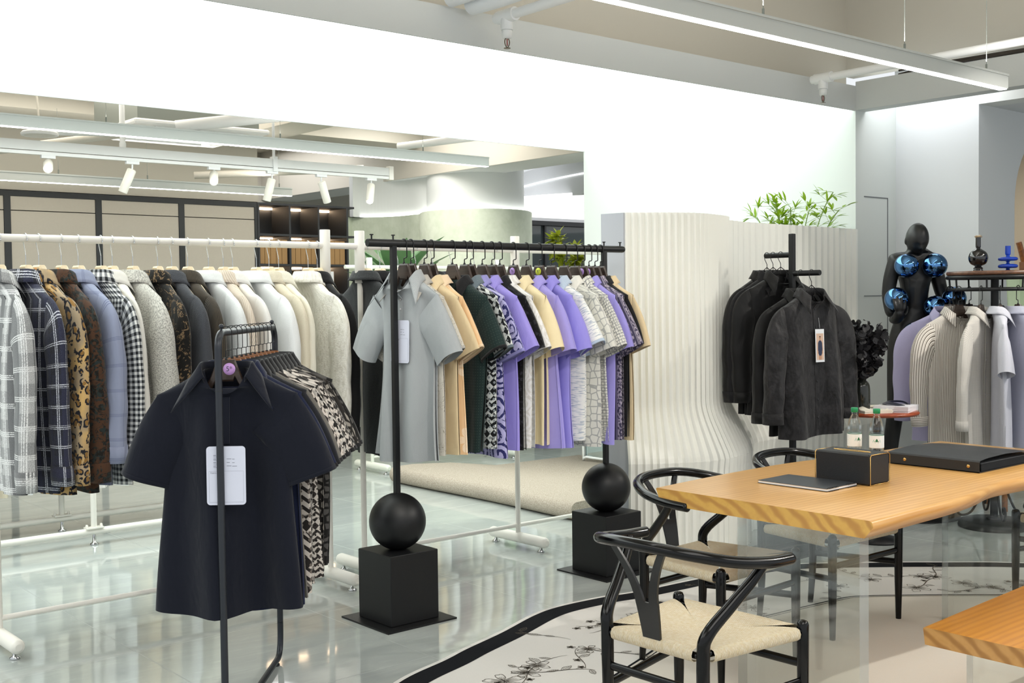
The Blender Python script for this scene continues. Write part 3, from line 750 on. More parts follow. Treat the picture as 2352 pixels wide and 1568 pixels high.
def maze(a, b, sc):
    def f(m, uv, u, v):
        bt = m.node('ShaderNodeTexBrick', {'Vector': m.map(uv, (sc, sc, 1)), 'Color1': (0, 0, 0, 1), 'Color2': (1, 1, 1, 1), 'Mortar': (.5, .5, .5, 1), 'Scale': 1.0, 'Mortar Size': .045, 'Brick Width': .8, 'Row Height': .5}).outputs[1]
        b2 = m.node('ShaderNodeTexBrick', {'Vector': m.map(uv, (sc, sc, 1), (.23, .31, 0), (0, 0, PI / 2)), 'Scale': 1.0, 'Mortar Size': .04, 'Brick Width': 1.1, 'Row Height': .55}).outputs[1]
        return m.mix(m.math('MAXIMUM', bt, b2), a, b)
    return f
def geo(a, b, c, sc, seed=0.0):
    def f(m, uv, u, v):
        ch = m.node('ShaderNodeTexChecker', {'Vector': m.map(uv, (sc, sc, 1), (seed, 0, 0), (0, 0, PI / 4)), 'Scale': 1.0}).outputs[1]
        zz = m.math('FRACT', m.math('ADD', m.math('MULTIPLY', v, sc * .9), m.math('ABSOLUTE', m.math('SUBTRACT', m.math('FRACT', m.math('MULTIPLY', u, sc * .7)), .5))))
        dots = m.math('LESS_THAN', m.voro(uv, sc * 1.1, rnd=.2)[0], .24)
        k = m.step(m.noise(uv, sc * .28, 1)[0], .5, .01)
        q = m.math('ADD', m.math('MULTIPLY', ch, k), m.math('MULTIPLY', m.math('LESS_THAN', zz, .45), m.math('SUBTRACT', 1.0, k)))
        return m.mix(dots, m.mix(q, a, b), c)
    return f
def checkline(a, b, per, w=.0016):
    def f(m, uv, u, v):
        tri = lambda x, off: m.math('MULTIPLY', m.band(x, per, .014, off), m.band(x, .005, w))
        c = m.mix(m.step(m.noise(m.map(uv, (1, .3, 1)), 600, 2)[0], .5, .2), a, a)
        return m.mix(m.math('MAXIMUM', tri(u, 0), tri(v, .02)), c, b)
    return f
def dotted(a, b, sc, r=.16):
    return lambda m, uv, u, v: m.mix(m.math('LESS_THAN', m.voro(uv, sc, rnd=.0)[0], r), a, b)
F = lambda n, fn, **k: fabric(n, fn, **k)
# ---------------------------------------------------------------- garments
class Torso:
    def __init__(s, rng, sh=.235, chest=.225, hem=.235, depth=.05, top=-.155, slope=.085, length=.83, fold=.012, neck=.072, dip=.05, back=False, lean=0.0):
        s.sh, s.ch, s.hm, s.dp, s.zn, s.zs, s.zh, s.fold, s.nr, s.dip = sh, chest, hem, depth, top, top - slope, top - length, fold, neck, dip
        s.ph = rng.uniform(0, 6.28, 8); s.k = rng.uniform(.8, 1.25, 4); s.lean = lean
    def pt(s, th, z):
        th, z = np.broadcast_arrays(np.asarray(th, float), np.asarray(z, float))
        t = np.clip((z - s.zs) / (s.zn - s.zs), 0, 1); u = np.clip((z - s.zh) / (s.zs - s.zh), 0, 1)
        wb = s.hm + (s.ch - s.hm) * np.minimum(u * 1.6, 1); bl = np.clip((u - .72) / .28, 0, 1); bl = bl * bl
        w = wb + (s.sh - wb) * bl; d = s.dp * (1.12 - .12 * u) * (1 - bl) + bl * max(.028, s.dp * .75)
        w = np.where(t > 0, s.sh + (s.nr - s.sh) * t ** .92, w)
        d0 = max(.028, s.dp * .75); d = np.where(t > 0, d0 + (.054 - d0) * t ** 1.3, d)
        c, q = np.cos(th), np.sin(th); e = .78
        x = w * np.sign(c) * np.abs(c) ** e; y = d * np.sign(q) * np.abs(q) ** (.9)
        A = s.fold * (1 - u) ** .6 * (1 - t) + s.fold * .3 * (1 - t)
        P, K = s.ph, s.k
        com = np.sin(17 * K[0] * x + P[0]) + .6 * np.sin(34 * K[1] * x + P[1] + 1.5 * z)
        own = np.where(q < 0, np.sin(26 * K[2] * x + P[2] + .8 * z), np.sin(24 * K[3] * x + P[3]))
        y = y + A * (.8 * com + .7 * own)
        x = x + A * .9 * np.sin(3.2 * z * K[1] + P[4]) * np.sign(c) * np.abs(c) ** 2
        y = y + s.lean * (z - s.zn) + s.fold * .5 * np.sin(5 * z + P[5]) * (1 - t)
        zz = z + s.fold * .5 * np.sin(9 * x + P[6]) * (1 - u) ** 3
        fr = np.clip(-q, 0, 1) ** 1.5
        zz = zz - s.dip * fr * t ** 2
        return np.stack([x, y, zz], -1)
def sleeve_mesh(T, side, L, out, rng, a0=.105, a1=.08, b0=.034, b1=.042, nc=26, nr=22, flare=.3):
    sh, zs = T.sh, T.zs
    if L < .45: ctrl = [(sh - .088, 0, zs - .066), (sh - .012, 0, zs - .15), (sh + out, 0, zs - L)]
    else: ctrl = [(sh - .05, 0, zs - .10), (sh + .05, 0, zs - .09), (sh + out * 1.1, 0, zs - .3), (sh + out, rng.uniform(-.012, .012), zs - L)]
    P = bez(ctrl, nr - 1); ph = rng.uniform(0, 6.28, 6); rows = []; uv = []; l = 0
    for i, p in enumerate(P):
        t = i / (nr - 1); tg = (P[min(i + 1, nr - 1)] - P[max(i - 1, 0)]).normalized()
        e1 = Vector((-tg.z, 0, tg.x)).normalized(); e2 = Vector((0, 1, 0))
        a = a0 + (a1 - a0) * t ** .6; b = (b0 + (b1 - b0) * t) * (.5 + .5 * min(1, t * 3))
        if i: l += (p - P[i - 1]).length
        row = []
        for k in range(nc):
            q = 2 * PI * k / nc; ca, sb = math.cos(q), math.sin(q)
            wv = 1 + (.05 if L > .45 else .025) * math.sin((34 if L > .45 else 20) * l + ph[0] + 1.5 * math.sin(q + ph[1])) * t + .05 * math.sin(3 * q + ph[2] + 4 * l) * t
            v = p + e1 * (a * ca * wv) + e2 * (b * (abs(sb) ** .8) * (1 if sb > 0 else -1) * wv * (1 + .25 * math.sin(2 * q + ph[3]) * t)) + e2 * (.35 * T.fold * math.sin(7 * l + ph[4]))
            row.append((v.x * side, v.y + T.lean * (v.z - T.zn), v.z)); uv.append((q * .07 * (a1 / .07) * .8 + .2 * (side > 0), -l))
        rows.append(row)
    rows = np.array(rows); uv = np.array(uv).reshape(nr, nc, 2)
    if side < 0: rows = rows[:, ::-1]; uv = uv[:, ::-1]
    return rows, uv
def close(rows, uv): return np.concatenate([rows, rows[:, :1]], 1), np.concatenate([uv, uv[:, -1:] + (uv[:, -1:] - uv[:, -2:-1])], 1)
def collar_mesh(T, spread=150, stand=.034, fall=.045, point=.055, out=.03, open_=.0, n=41):
    fi = np.radians(np.linspace(-spread, spread, n)); rows = []; uv = []
    base = T.pt(fi + PI / 2, np.full(n, T.zn - .006))
    cx, cy = base[:, 0], base[:, 1]; cz = base[:, 2]
    fr = np.clip((np.abs(np.degrees(fi)) - 70) / (spread - 70), 0, 1)
    rad = np.stack([np.sin(-fi), np.cos(fi)], 1); rad[:, 0] = cx / np.maximum(np.hypot(cx, cy), 1e-4); rad[:, 1] = cy / np.maximum(np.hypot(cx, cy), 1e-4)
    st = stand * (1 - .35 * fr)
    prof = [(0.0, 0.0, 0), (.002, .5, 0), (.0, .9, 0), (.003, 1.0, .0), (.008, .98, .05), (.0, 0, .35), (.0, 0, .7), (.0, 0, 1.0)]
    for k, (o, h, f) in enumerate(prof):
        if f < .1: off = o + .002; z = cz + st * h
        else:
            leaf = fall + point * fr ** 2
            off = .008 + (out + open_ * fr ** 2) * f; z = cz + st * .98 - leaf * f
        x = cx + rad[:, 0] * off; y = cy + rad[:, 1] * off
        if f >= .1: y = y - .012 * fr * f; x = x + np.sign(cx) * open_ * fr ** 3 * f * .6
        rows.append(np.stack([x, y, z], 1)); uv.append(np.stack([fi * .075, np.full(n, -.012 * k)], 1))
    return np.array(rows), np.array(uv)
M_button = plain('shell_button', '#cfcdd0', .25, spec=.7)
M_btn_dark = plain('dark_button', '#1b1b1d', .3)
M_pap2 = plain('pale_tag_card', '#d9dcec', .55)
M_inkgrey = plain('tag_ink', '#8d90a0', .7)
def garment(name, label, cat, loc, rz, mats, rng, kind='short', group=None, collar=True, cuff=None, collar_m=None, placket='polo', buttons=True, btn=None, sl=None, out=None, tors=None, ckw=None, skw=None, hem_band=None, lod=1.0, tagcard=False):
    """one hanging garment: body, two sleeves, collar, placket with buttons; front faces local -y"""
    body = mats if not isinstance(mats, (list, tuple)) else mats[0]
    slm = body if not isinstance(mats, (list, tuple)) or len(mats) < 2 else mats[1]
    T = Torso(rng, **(tors or {}))
    t = thing(name, label, cat, loc, rz, group)
    nc = int(72 * lod); nr = int(38 * lod); th = np.linspace(0, 2 * PI, nc + 1)
    z = np.concatenate([np.linspace(T.zh, T.zs, nr), T.zs + (T.zn - T.zs) * np.linspace(0, 1, 11)[1:]])
    P = T.pt(th[None], z[:, None])
    ref = T.pt(th, np.full(nc + 1, (T.zh + T.zs) / 2)); u = np.concatenate([[0], np.cumsum(np.linalg.norm(np.diff(ref, axis=0), axis=1))])
    U = np.stack(np.broadcast_arrays(u[None], z[:, None]), -1)
    bd = MB().grid(P, U).build('body', body, t)
    L = sl or (.285 if kind == 'short' else .66); o = out if out is not None else (.042 if kind == 'short' else .05)
    for s in (1, -1):
        kw = dict(a1=.08, b1=.042) if kind == 'short' else dict(a1=.052, b1=.036, a0=.115, nr=34)
        kw.update(skw or {})
        if lod < 1: kw.update(nc=16, nr=14)
        R, V = sleeve_mesh(T, s, L, o, rng, **kw)
        if cuff is not None:
            k = max(2, int(len(R) * (.12 if kind == 'short' else .09))); 
            R1, V1 = close(R[:-k + 1], V[:-k + 1]) if k > 1 else close(R, V)
        else: R1, V1 = close(R, V)
        sv = MB().grid(R1, V1).build('sleeve', slm, t)
        if cuff is not None:
            Rc = R[-k:].copy(); c = Rc.mean(1, keepdims=True); Rc = c + (Rc - c) * (1.06 if kind == 'long' else 1.025)
            inner = c[-1:] + (Rc[-1:] - c[-1:]) * .95; inner2 = c[:1] + (Rc[:1] - c[:1]) * .93
            Rc = np.concatenate([inner2, Rc, inner, inner + (Rc[:1] - Rc[-2:-1]) * .8], 0); Vc = np.concatenate([V[-k:][:1], V[-k:], V[-1:], V[-2:-1]], 0)
            if kind == 'long': Vc = Vc[..., ::-1]
            MB().grid(*close(Rc, Vc)).build('cuff', cuff, t)
    if collar:
        R, V = collar_mesh(T, **(ckw or {}))
        c = MB().grid(R, V).build('collar', collar_m or body, t)
        sd = c.modifiers.new('solid', 'SOLIDIFY'); sd.thickness = .0026; sd.offset = 1
    if placket:
        z0 = T.zn - T.dip - .012; z1 = z0 - .16 if placket == 'polo' else T.zh + .002
        zz = np.linspace(z0, z1, 8 if placket == 'polo' else 30); w = .0165
        rowsP = []
        for zv in zz:
            zq = min(zv + (T.dip if zv > T.zs else 0), T.zn)
            mid = T.pt(np.array([1.5 * PI - w / T.ch * 1.0, 1.5 * PI, 1.5 * PI + w / T.ch]), np.full(3, zq))
            c = mid[1]
            rowsP.append([(-w, c[1] - .0012, zv), (-w, c[1] - .004, zv), (w, c[1] - .004, zv), (w, c[1] - .0012, zv)])
        rowsP = np.array(rowsP)
        U = np.stack([rowsP[..., 0] + .5, rowsP[..., 2]], -1)
        p = MB().grid(rowsP, U, smooth=False).build('placket', collar_m if placket == 'polo' and collar_m else body, t)
        if buttons:
            ks = [1, 3, 6] if placket == 'polo' else range(1, len(zz) - 2, 4)
            for k in ks:
                MB().lathe([(.0001, 0), (.0055, 0), (.0058, -.0015), (.0045, -.0022), (.0001, -.0016)], 14, (0, rowsP[k][1][1] - .0003, zz[k]), axis='y').build('button', btn or M_button, p)
    return t, T
def paper_tag(parent, x, y, z, w=.128, h=.2, rot=(0, 0, 0)):
    r = .012; pts = []
    for cx, cz, a0 in ((w / 2 - r, h / 2 - r, 0), (-w / 2 + r, h / 2 - r, PI / 2), (-w / 2 + r, -h / 2 + r, PI), (w / 2 - r, -h / 2 + r, 1.5 * PI)):
        for k in range(6): a = a0 + PI / 2 * k / 5; pts.append((cx + r * math.cos(a), cz + r * math.sin(a)))
    o = MB().prism(pts, -.0012, 0, 'y').build('paper_tag', M_pap2, parent, (x, y, z), rot)
    o['label'] = 'white fabric card'
    m = MB()
    for a, b in (((-w * .44, .015), (w * .44, .0155)), ((-w * .44, -h * .455), (w * .44, -h * .4525)), ((-w * .44, -h * .455), (-w * .4375, .0155)), ((w * .4375, -h * .455), (w * .44, .0155))):
        m.box((a[0], -.0016, a[1]), (b[0], -.0012, b[1]))
    for k in range(4):
        m.box((-w * .32, -.0015, .068 - .012 * k), (-w * .25, -.0012, .0705 - .012 * k)).box((-w * .32, -.0015, .0635 - .012 * k), (-w * (.21 + .02 * (k % 2)), -.0012, .065 - .012 * k))
        if k: m.box((w * .02, -.0015, .068 - .012 * k), (w * (.1 + .04 * (k % 2)), -.0012, .07 - .012 * k)).box((w * .16, -.0015, .067 - .012 * k), (w * (.22 + .06 * (k == 3)), -.0012, .069 - .012 * k))
    m.build('printing', M_inkgrey, o)
    text('Fabric sample', .0085, M_inkgrey, 'writing', o, (-w * .4, -.0014, .0095), (PI / 2, 0, 0), 'LEFT')
    return o
# ---------------------------------------------------------------- hangers
M_pale = wood('pale_beech', '#dcc7a2', '#ead9b8', .45)
M_darkwood = wood('dark_brown_wood', '#2d211b', '#44352c', .4)
M_brownwood = wood('honey_brown_wood', '#6b3c14', '#9a5c22', .35)
def hanger_mesh(top=-.105, end=-.245, half=.2, plate=.03, th=.02, step=False):
    xs = np.concatenate([np.linspace(-half, -.07, 14), [-.055, -.042, -plate], np.linspace(-plate * .8, plate * .8, 5), [plate, .042, .055], np.linspace(.07, half, 14)])
    ro = []; drop = .085 if top > -.1 else .045
    for x in xs:
        a = abs(x)
        zt = top if a <= plate else (top - drop * min((a - plate) / .034, 1) - max(a - plate - .034, 0) / (half - plate - .034) * (top - drop - end))
        hgt = .075 if a < plate else (.06 - .035 * min((a - plate) / .06, 1)); y = th / 2 * (1.1 if a < .06 else 1 + .25 * a / half)
        if a > half - .001: hgt *= .5; y *= .6
        yo = .015 * (a / half) ** 2
        ro.append([(x, -y * .6 + yo, zt), (x, y * .6 + yo, zt), (x, y + yo, zt - .008), (x, y + yo, zt - hgt + .006), (x, y * .6 + yo, zt - hgt), (x, -y * .6 + yo, zt - hgt), (x, -y + yo, zt - hgt + .006), (x, -y + yo, zt - .008)])
    m = MB().grid(np.array(ro), closed=True, smooth=False)
    for e in (0, -1): m.add(ro[e], [tuple(range(8)) if e else tuple(range(7, -1, -1))], False)
    return m
def hook_mesh(style, top=-.105, r=.0215):
    arc = lambda a0, a1, n=12: [(r * math.cos(a), 0, r * math.sin(a)) for a in np.linspace(a0, a1, n)]
    if style == 'flat':
        p = [(0, 0, top - .01), (0, 0, top + .022), (.003, 0, top + .026), (r - .003, 0, top + .028), (r, 0, top + .032)] + arc(0, PI) + [(-r, 0, -.012)]
        return MB().tube(p, .0026, 8, up=(0, 1, 0)).lathe([(.006, top - .002), (.006, top + .004), (.004, top + .008)], 12)
    if style == 'wire':
        p = [(0, 0, top - .01), (0, 0, top + .03), (.004, 0, top + .034), (r - .003, 0, top + .034), (r, 0, top + .04)] + arc(0, PI) + [(-r, 0, -.01)]
        return MB().tube(p, .0014, 8).lathe([(.005, top - .002), (.005, top + .005)], 12)
    s = [(0, 0, top - .01), (0, 0, top + .04), (-.002, 0, top + .052), (-r * .9, 0, -.022), (-r, 0, 0)]
    p = [tuple(q) for q in spline(s, 4)] + arc(PI, 0)[1:] + [(r * .95, 0, -.009)]
    return MB().tube(p, .0019, 8).sphere((r * .95, 0, -.011), .0034, 10, 6)
_hp = {}
def hanger(label, loc, rz, wood_m, style, hook_m, group, sticker=None, top=-.105, end=-.245, half=.2, th=.02, sx=0.0, lab='hanger'):
    key = (wood_m.name, style, top, end, half, th)
    if key not in _hp:
        t = thing('clothes_hanger', label, lab, loc, rz, group)
        hanger_mesh(top, end, half, th=th).build('shoulder_bar', wood_m, t); hook_mesh(style, top).build('hook', hook_m, t)
        _hp[key] = t
    else:
        t = dup(_hp[key] if len(_hp[key].children) == 2 else _hp[key], label, loc, rz, group)
        for c in list(t.children):
            if c.name.startswith('number_sticker'):
                for g in list(c.children): bpy.data.objects.remove(g)
                bpy.data.objects.remove(c)
    if sticker:
        c, s, rad = sticker
        st = MB().lathe([(.0001, 0), (rad, 0), (rad, -.0008), (.0001, -.0008)], 28, axis='y').build('number_sticker', plain('sticker_' + c.strip('#'), c, .5), t, (sx, -th / 2 - .0012, top - .032))
        if s: text(s, rad * 1.15, M_ink, 'writing', st, (0, -.001, 0), (PI / 2, 0, 0))
    return t
# ---------------------------------------------------------------- shirts on the black rack
YB, ZB = 4.47, 1.768
RB = -PI / 2
W_ = '#e8e8e6'
B = [  # x, fabric, collar, cuff, label
    (3.15, F('grey_heather', heather('#8f9497', '#b1b5b7', (500, 900), .5, .25)), None, None, 'heather grey polo with open collar and white card at the front of the black rack'),
    (3.19, F('stone_floral_line', lines('#c9c4b9', '#8d8678', 26, .07)), F('stone_rib', heather('#a7a39c', '#b9b5ad')), F('stone_rib', None), 'stone polo with thin drawn flowers and grey collar, second behind the grey one'),
    (3.268, F('sand_plain', col('#dcc7a0')), None, None, 'plain sand polo between the line-flower polo and the peach one'),
    (3.31, F('peach_bloom', petals('#e6c296', '#f0dcc2', 8)), F('peach_rib', col('#e9cfae')), F('peach_rib', None), 'peach polo printed with big pale blossoms'),
    (3.437, F('bottle_green', dotted('#1d2e2d', '#55655c', 75, .09)), F('black_rib', heather('#141416', '#1d1d20')), F('black_rib', None), 'dark bottle green speckled polo with black collar and cuffs'),
    (3.512, F('black_white_geo', geo('#16181b', '#d5d8d6', '#8b9296', 34)), F('slate_rib', heather('#5f6b72', '#76828a')), F('slate_rib', None), 'black and white geometric polo with slate collar behind the green polo'),
    (3.55, F('navy_swirl', swirl('#b9b5e2', '#2f3168', 9.5)), F('lilac_rib', heather('#8f8cc8', '#9d9ad4')), F('lilac_rib', None), 'lavender polo covered with navy swirls'),
    (3.624, F('lilac_pleat', stripes('#9a8fdc', '#a297e2', .008, .004)), None, None, 'lilac polo directly behind the navy swirl one'),
    (3.686, F('black_rose', blotch('#0c0c0d', '#2c2d31', 34, .55, .04)), F('black_rib', None), None, 'black textured polo with faint roses between lilac and white polos'),
    (3.738, F('white_jacquard', swirl('#efeeec', '#dfdcd6', 12, .5), bump=(200, .5, .002)), None, None, 'white jacquard polo with raised leaf pattern'),
    (3.828, F('cream_yellow', col('#ecdcb4')), None, None, 'plain cream yellow polo behind the white jacquard'),
    (3.916, F('lavender_a', col('#a39ae0')), None, None, 'plain lavender polo on the hanger with the yellow sticker'),
    (4.005, F('lavender_b', col('#968ede')), None, None, 'deeper lavender polo in front of the white and blue slub polo'),
    (4.091, F('white_blue_slub', lambda m, uv, u, v: m.mix(m.math('MULTIPLY', m.step(m.noise(m.map(uv, (.35, 3, 1)), 60, 2)[0], .56, .06), .75), '#eeeeea', '#9aa9bb')), F('ice_rib', heather('#b3c3d6', '#c2d0e0')), F('ice_rib', None), 'white polo with blue slub flecks and ice blue collar and cuffs'),
    (4.182, F('ivory_hexagon', cells('#d9d8d0', '#a7a8a6', 27, .07, .5)), F('ivory_rib', heather('#dcdad2', '#e8e6de')), None, 'ivory polo with grey hexagon net pattern'),
    (4.26, F('ivory_maze', maze('#e2e1da', '#85868a', 34)), None, None, 'ivory polo with grey maze line pattern'),
    (4.314, F('lavender_c', col('#9e96de')), None, None, 'lavender polo between the maze polo and the purple striped one'),
    (4.365, F('plum_stripe', lambda m, uv, u, v: m.mix(m.math('MULTIPLY', m.band(u, .055, .03), m.step(m.noise(uv, 70, 2)[0], .5, .05)), m.mix(m.band(u, .055, .006, .01), '#4a465c', '#9a93a3'), '#b3a9b6')), None, None, 'plum and grey striped jacquard polo near the end of the black rack'),
    (4.41, F('black_twill', heather('#121214', '#232326', (300, 900))), None, None, 'black polo second from the end of the black rack'),
    (4.452, F('beige_linen', heather('#d8c29a', '#e2cfab', (300, 900))), None, None, 'beige linen polo closing the row beside the fin wall'),
]
rng0 = random.Random(5)
stick = {10: ('#b48fd6', '76', .019), 12: ('#d6e03a', '97', .0195), 16: ('#b48fd6', '41', .0195), 17: ('#b48fd6', '16', .019)}
for i, (x, fb, cm, cf, lab) in enumerate(B):
    rg = np.random.default_rng(100 + i)
    sp = min((B[i + 1][0] - x) if i + 1 < len(B) else .06, (x - B[i - 1][0]) if i else .09)
    dp = max(.02, min(.042, sp * .5))
    if i == 0: dp = .034
    jit = rng0.uniform(-.05, .05)
    first = i == 0
    tz = rng0.uniform(-.012, .012)
    t, T = garment('polo_shirt', lab, 'shirt', (x, YB, ZB), RB + (0.10 if first else .04 + jit), fb, rg, 'short', 'short sleeved shirts on the black rack', cuff=cf, collar_m=cm,
                   tors=dict(sh=.235 + rng0.uniform(-.008, .012), chest=.225, hem=.232 + rng0.uniform(-.012, .012), depth=dp, length=.845 + tz * 2, fold=.026 if first else min(.016, sp * .24), dip=.07 if first else .055, top=-.158 if first else -.168),
                   skw=dict(b0=min(.034, dp * .9), b1=min(.05, dp * 1.15), a1=.085), out=.046 + rng0.uniform(-.012, .016), sl=.285 + tz,
                   ckw=dict(spread=128, fall=.05, point=.075, open_=.045, stand=.042) if first else dict(spread=136, fall=.04, point=.05, open_=.03, stand=.028))
    hg = hanger(('dark wooden hanger with %s sticker, holding the %s' % ({'#b48fd6': 'a purple', '#d6e03a': 'a yellow'}[stick[i][0]], ' '.join(lab.split()[:3])) if i in stick else 'dark wooden hanger inside the ' + ' '.join(lab.split()[:6]).rstrip(',')),
                (x, YB, ZB), RB + (.1 if first else .04 + jit), M_darkwood, 'flat', M_black, 'dark hangers on the black rack', stick.get(i), top=-.094, end=-.262, half=.16, th=.013)
    if first:
        p = T.pt(np.array([1.5 * PI]), np.array([-.42]))[0]
        paper_tag(t, .012, p[1] - .02, -.46, rot=(-.03, 0, 0))
# ---------------------------------------------------------------- jackets on the white rack (seen from behind the collar)
YW, ZW = 5.28, 1.795
RW = PI / 2
J = [
    (1.50, F('grey_plaid_tweed', plaid('#cfcfcf', '#838486', '#efefef', '#3f4042', .12, '#17181a'), bump=(300, .5, .002)), 'pale grey plaid tweed overshirt with tiny black crosses, cut by the picture edge', 'long'),
    (1.69, F('navy_boucle_plaid', plaid('#15161b', '#20223a', '#d9dbe4', '#565868', .085), bump=(260, .6, .002)), 'black and navy plaid boucle jacket with white dashes', 'long'),
    (1.79, F('leopard', leopard), 'leopard print shirt in tan and black', 'long'),
    (1.88, F('rust_brocade', lambda m, uv, u, v: m.mix(m.step(m.noise(m.map(uv, (1, 1, 1)), 26, 3, .6, 1.5)[0], .5, .04), m.mix(m.step(m.noise(uv, 60, 2)[0], .5, .05), '#1d1a17', '#27302f'), '#4d3424')), 'dark brown brocade jacket with rust and teal motifs', 'long'),
    (1.985, F('blue_check', checkline('#949bb4', '#6d7492', .105)), 'blue lilac checked shirt beside the gingham one', 'long'),
    (2.075, F('gingham', gingham('#e9e9e5', '#8b8d90', '#202225', .024)), 'black and white gingham shirt', 'long'),
    (2.135, F('cream_smooth', col('#e6e3dc')), 'plain cream shirt just behind the gingham one', 'long'),
    (2.215, F('ivory_boucle', lambda m, uv, u, v: m.mix(m.step(m.noise(m.map(uv, (1, 1, 1), rot=(0, 0, .7)), 170, 2, .7)[0], .52, .12), '#dcdad2', '#9f9d97'), bump=(240, .9, .003)), 'ivory and grey knitted boucle jacket', 'long'),
    (2.335, F('gold_brocade', lambda m, uv, u, v: m.mix(m.math('MULTIPLY', m.step(m.noise(uv, 24, 4, .65, 2.0)[0], .56, .02), m.step(m.noise(uv, 240, 2)[0], .48, .1)), '#171513', '#92795a')), 'black jacket with gold brocade sleeve', 'long'),
    (2.405, F('charcoal_tweed', heather('#33353a', '#5b5d63', (700, 700), .52, .12), bump=(260, .7, .002)), 'charcoal tweed jacket behind the gold brocade one', 'long'),
    (2.475, F('bronze_stripe', lambda m, uv, u, v: m.mix(m.math('MULTIPLY', m.band(u, .006, .003), .6), '#232426', '#6b5d48')), 'black jacket with fine bronze stripes', 'long'),
    (2.575, F('ice_white', heather('#dfe2e2', '#eceeee')), 'ice white knit with soft collar after the black jacket', 'long'),
    (2.65, F('ribbed_beige', lambda m, uv, u, v: m.mix(m.band(m.math('ADD', u, m.math('MULTIPLY', v, .6)), .012, .005), '#cdbdab', '#e3d8ca'), bump=(200, .6, .002)), 'beige ribbed knit with diagonal ridges', 'long'),
    (2.71, F('soft_white', heather('#e8e6e1', '#f0eeea')), 'soft white shirt between the ribbed beige knit and a crisp white one', 'long'),
    (2.83, F('crisp_white', heather('#e6e9ea', '#f1f3f3')), 'crisp white shirt with folded collar', 'long'),
    (2.90, F('oat_linen', heather('#cfc5ae', '#ddd5c2')), 'oat linen shirt with a soft folded collar', 'long'),
    (2.96, F('cream_linen', heather('#ddd8c6', '#e9e5d6')), 'cream linen shirt next to the big white textured one', 'long'),
    (3.075, F('white_textured', lambda m, uv, u, v: m.mix(m.step(m.noise(m.map(uv, (1, .4, 1)), 70, 2)[0], .55, .1), '#eceae2', '#dddad0'), bump=(120, .9, .004)), 'big white textured jacket at the end of the pale row', 'long'),
    (3.155, F('black_linen', heather('#0d0d0f', '#19191b')), 'long black linen jacket at the end post of the white rack', 'long'),
]
JR = {0: -.02, 1: .06, 2: .16, 3: .05, 4: .08, 5: .05}
hx = [1.584, 1.685, 1.741, 1.84, 1.916, 2.02, 2.073, 2.171, 2.292, 2.362, 2.444, 2.552, 2.631, 2.681, 2.812, 2.883, 2.938, 3.111, 3.166]
for i, (x, fb, lab, kd) in enumerate(J):
    x = hx[i] if i else 1.575
    rg = np.random.default_rng(300 + i)
    nx = hx[i + 1] if i + 1 < len(hx) else x + .06
    sp = min(nx - x, x - hx[i - 1] if i else .1)
    dp = max(.022, min(.05, sp * .5)); big = i in (0, 1, 2, 17)
    jit = JR.get(i, rng0.uniform(-.06, .06) - .03)
    t, T = garment('jacket' if 'jacket' in lab or 'overshirt' in lab else 'long_sleeved_shirt', lab, 'jacket' if 'jacket' in lab else 'shirt', (x, YW, ZW), RW + jit, fb, rg, 'long', 'jackets on the white rack', cuff=fb,
                   tors=dict(sh=.255 + rng0.uniform(-.008, .008), chest=.25, hem=.255, depth=dp, length=(.93 if i < 6 else .9) + rng0.uniform(-.03, .03), fold=min(.016, sp * .2), top=-.175, slope=.095, dip=.04),
                   skw=dict(a0=.125, a1=.06, b0=min(.04, dp), b1=min(.05, dp * 1.15)), sl=(.82 if i < 4 else .72) + rng0.uniform(-.03, .03), out=.05 + rng0.uniform(-.015, .012), placket='shirt', btn=M_btn_dark,
                   ckw=dict(spread=150, stand=.045, fall=.058, point=.03, out=.034))
    c = 'pale wooden hanger with silver hook, under the ' + ' '.join([w for w in lab.split() if w not in ('with',)][:5]).rstrip(',')
    hanger(c, (x, YW, ZW), RB + jit, M_pale, 'round', M_chrome, 'pale hangers on the white rack', ('#e58a1e', '7', .02) if i in (2, 3) else None, top=-.118, end=-.268, half=.2, th=.03)
# dark garments on the second white rack, mostly hidden by the black rack
blk = F('black_linen', None)
for k, (x, fb, lab) in enumerate(((3.47, F('charcoal_fringe', heather('#26282a', '#3b3d3e', (300, 300))), 'charcoal jacket with frayed fur collar beside the white post'), (3.56, blk, 'long black ragged jacket behind the grey polo'),
                                  (3.68, F('black_white_geo', None), 'black jacket with white zigzag hem below the sand polos'), (3.8, F('black_rose', None), 'black jacket hanging behind the dark green polo'),
                                  (3.92, blk, 'black jacket hanging behind the lilac polos'), (4.05, F('navy_plain', col('#15172a')), 'navy jacket hanging behind the white jacquard polo'),
                                  (4.22, F('cream_linen', None), 'cream jacket hanging behind the lavender polos'), (4.38, F('oat_linen', None), 'oat jacket hanging behind the hexagon polo'))):
    rg = np.random.default_rng(500 + k)
    garment('jacket', lab, 'jacket', (x, YW, ZW), RW, fb, rg, 'long', 'jackets on the second white rack', cuff=fb, tors=dict(sh=.24, chest=.235, hem=.24, depth=.035, length=.95 + .03 * math.sin(k * 2), fold=.009, top=-.165, slope=.095), sl=.66, placket=None,
            ckw=dict(spread=150, stand=.04, fall=.05, point=.03), lod=.7)
    hanger('pale hanger with silver hook behind the black rack, under the ' + ' '.join(lab.split()[:3]), (x, YW, ZW), RB, M_pale, 'round', M_chrome, 'pale hangers on the second white rack', top=-.118, end=-.268, half=.2, th=.03)
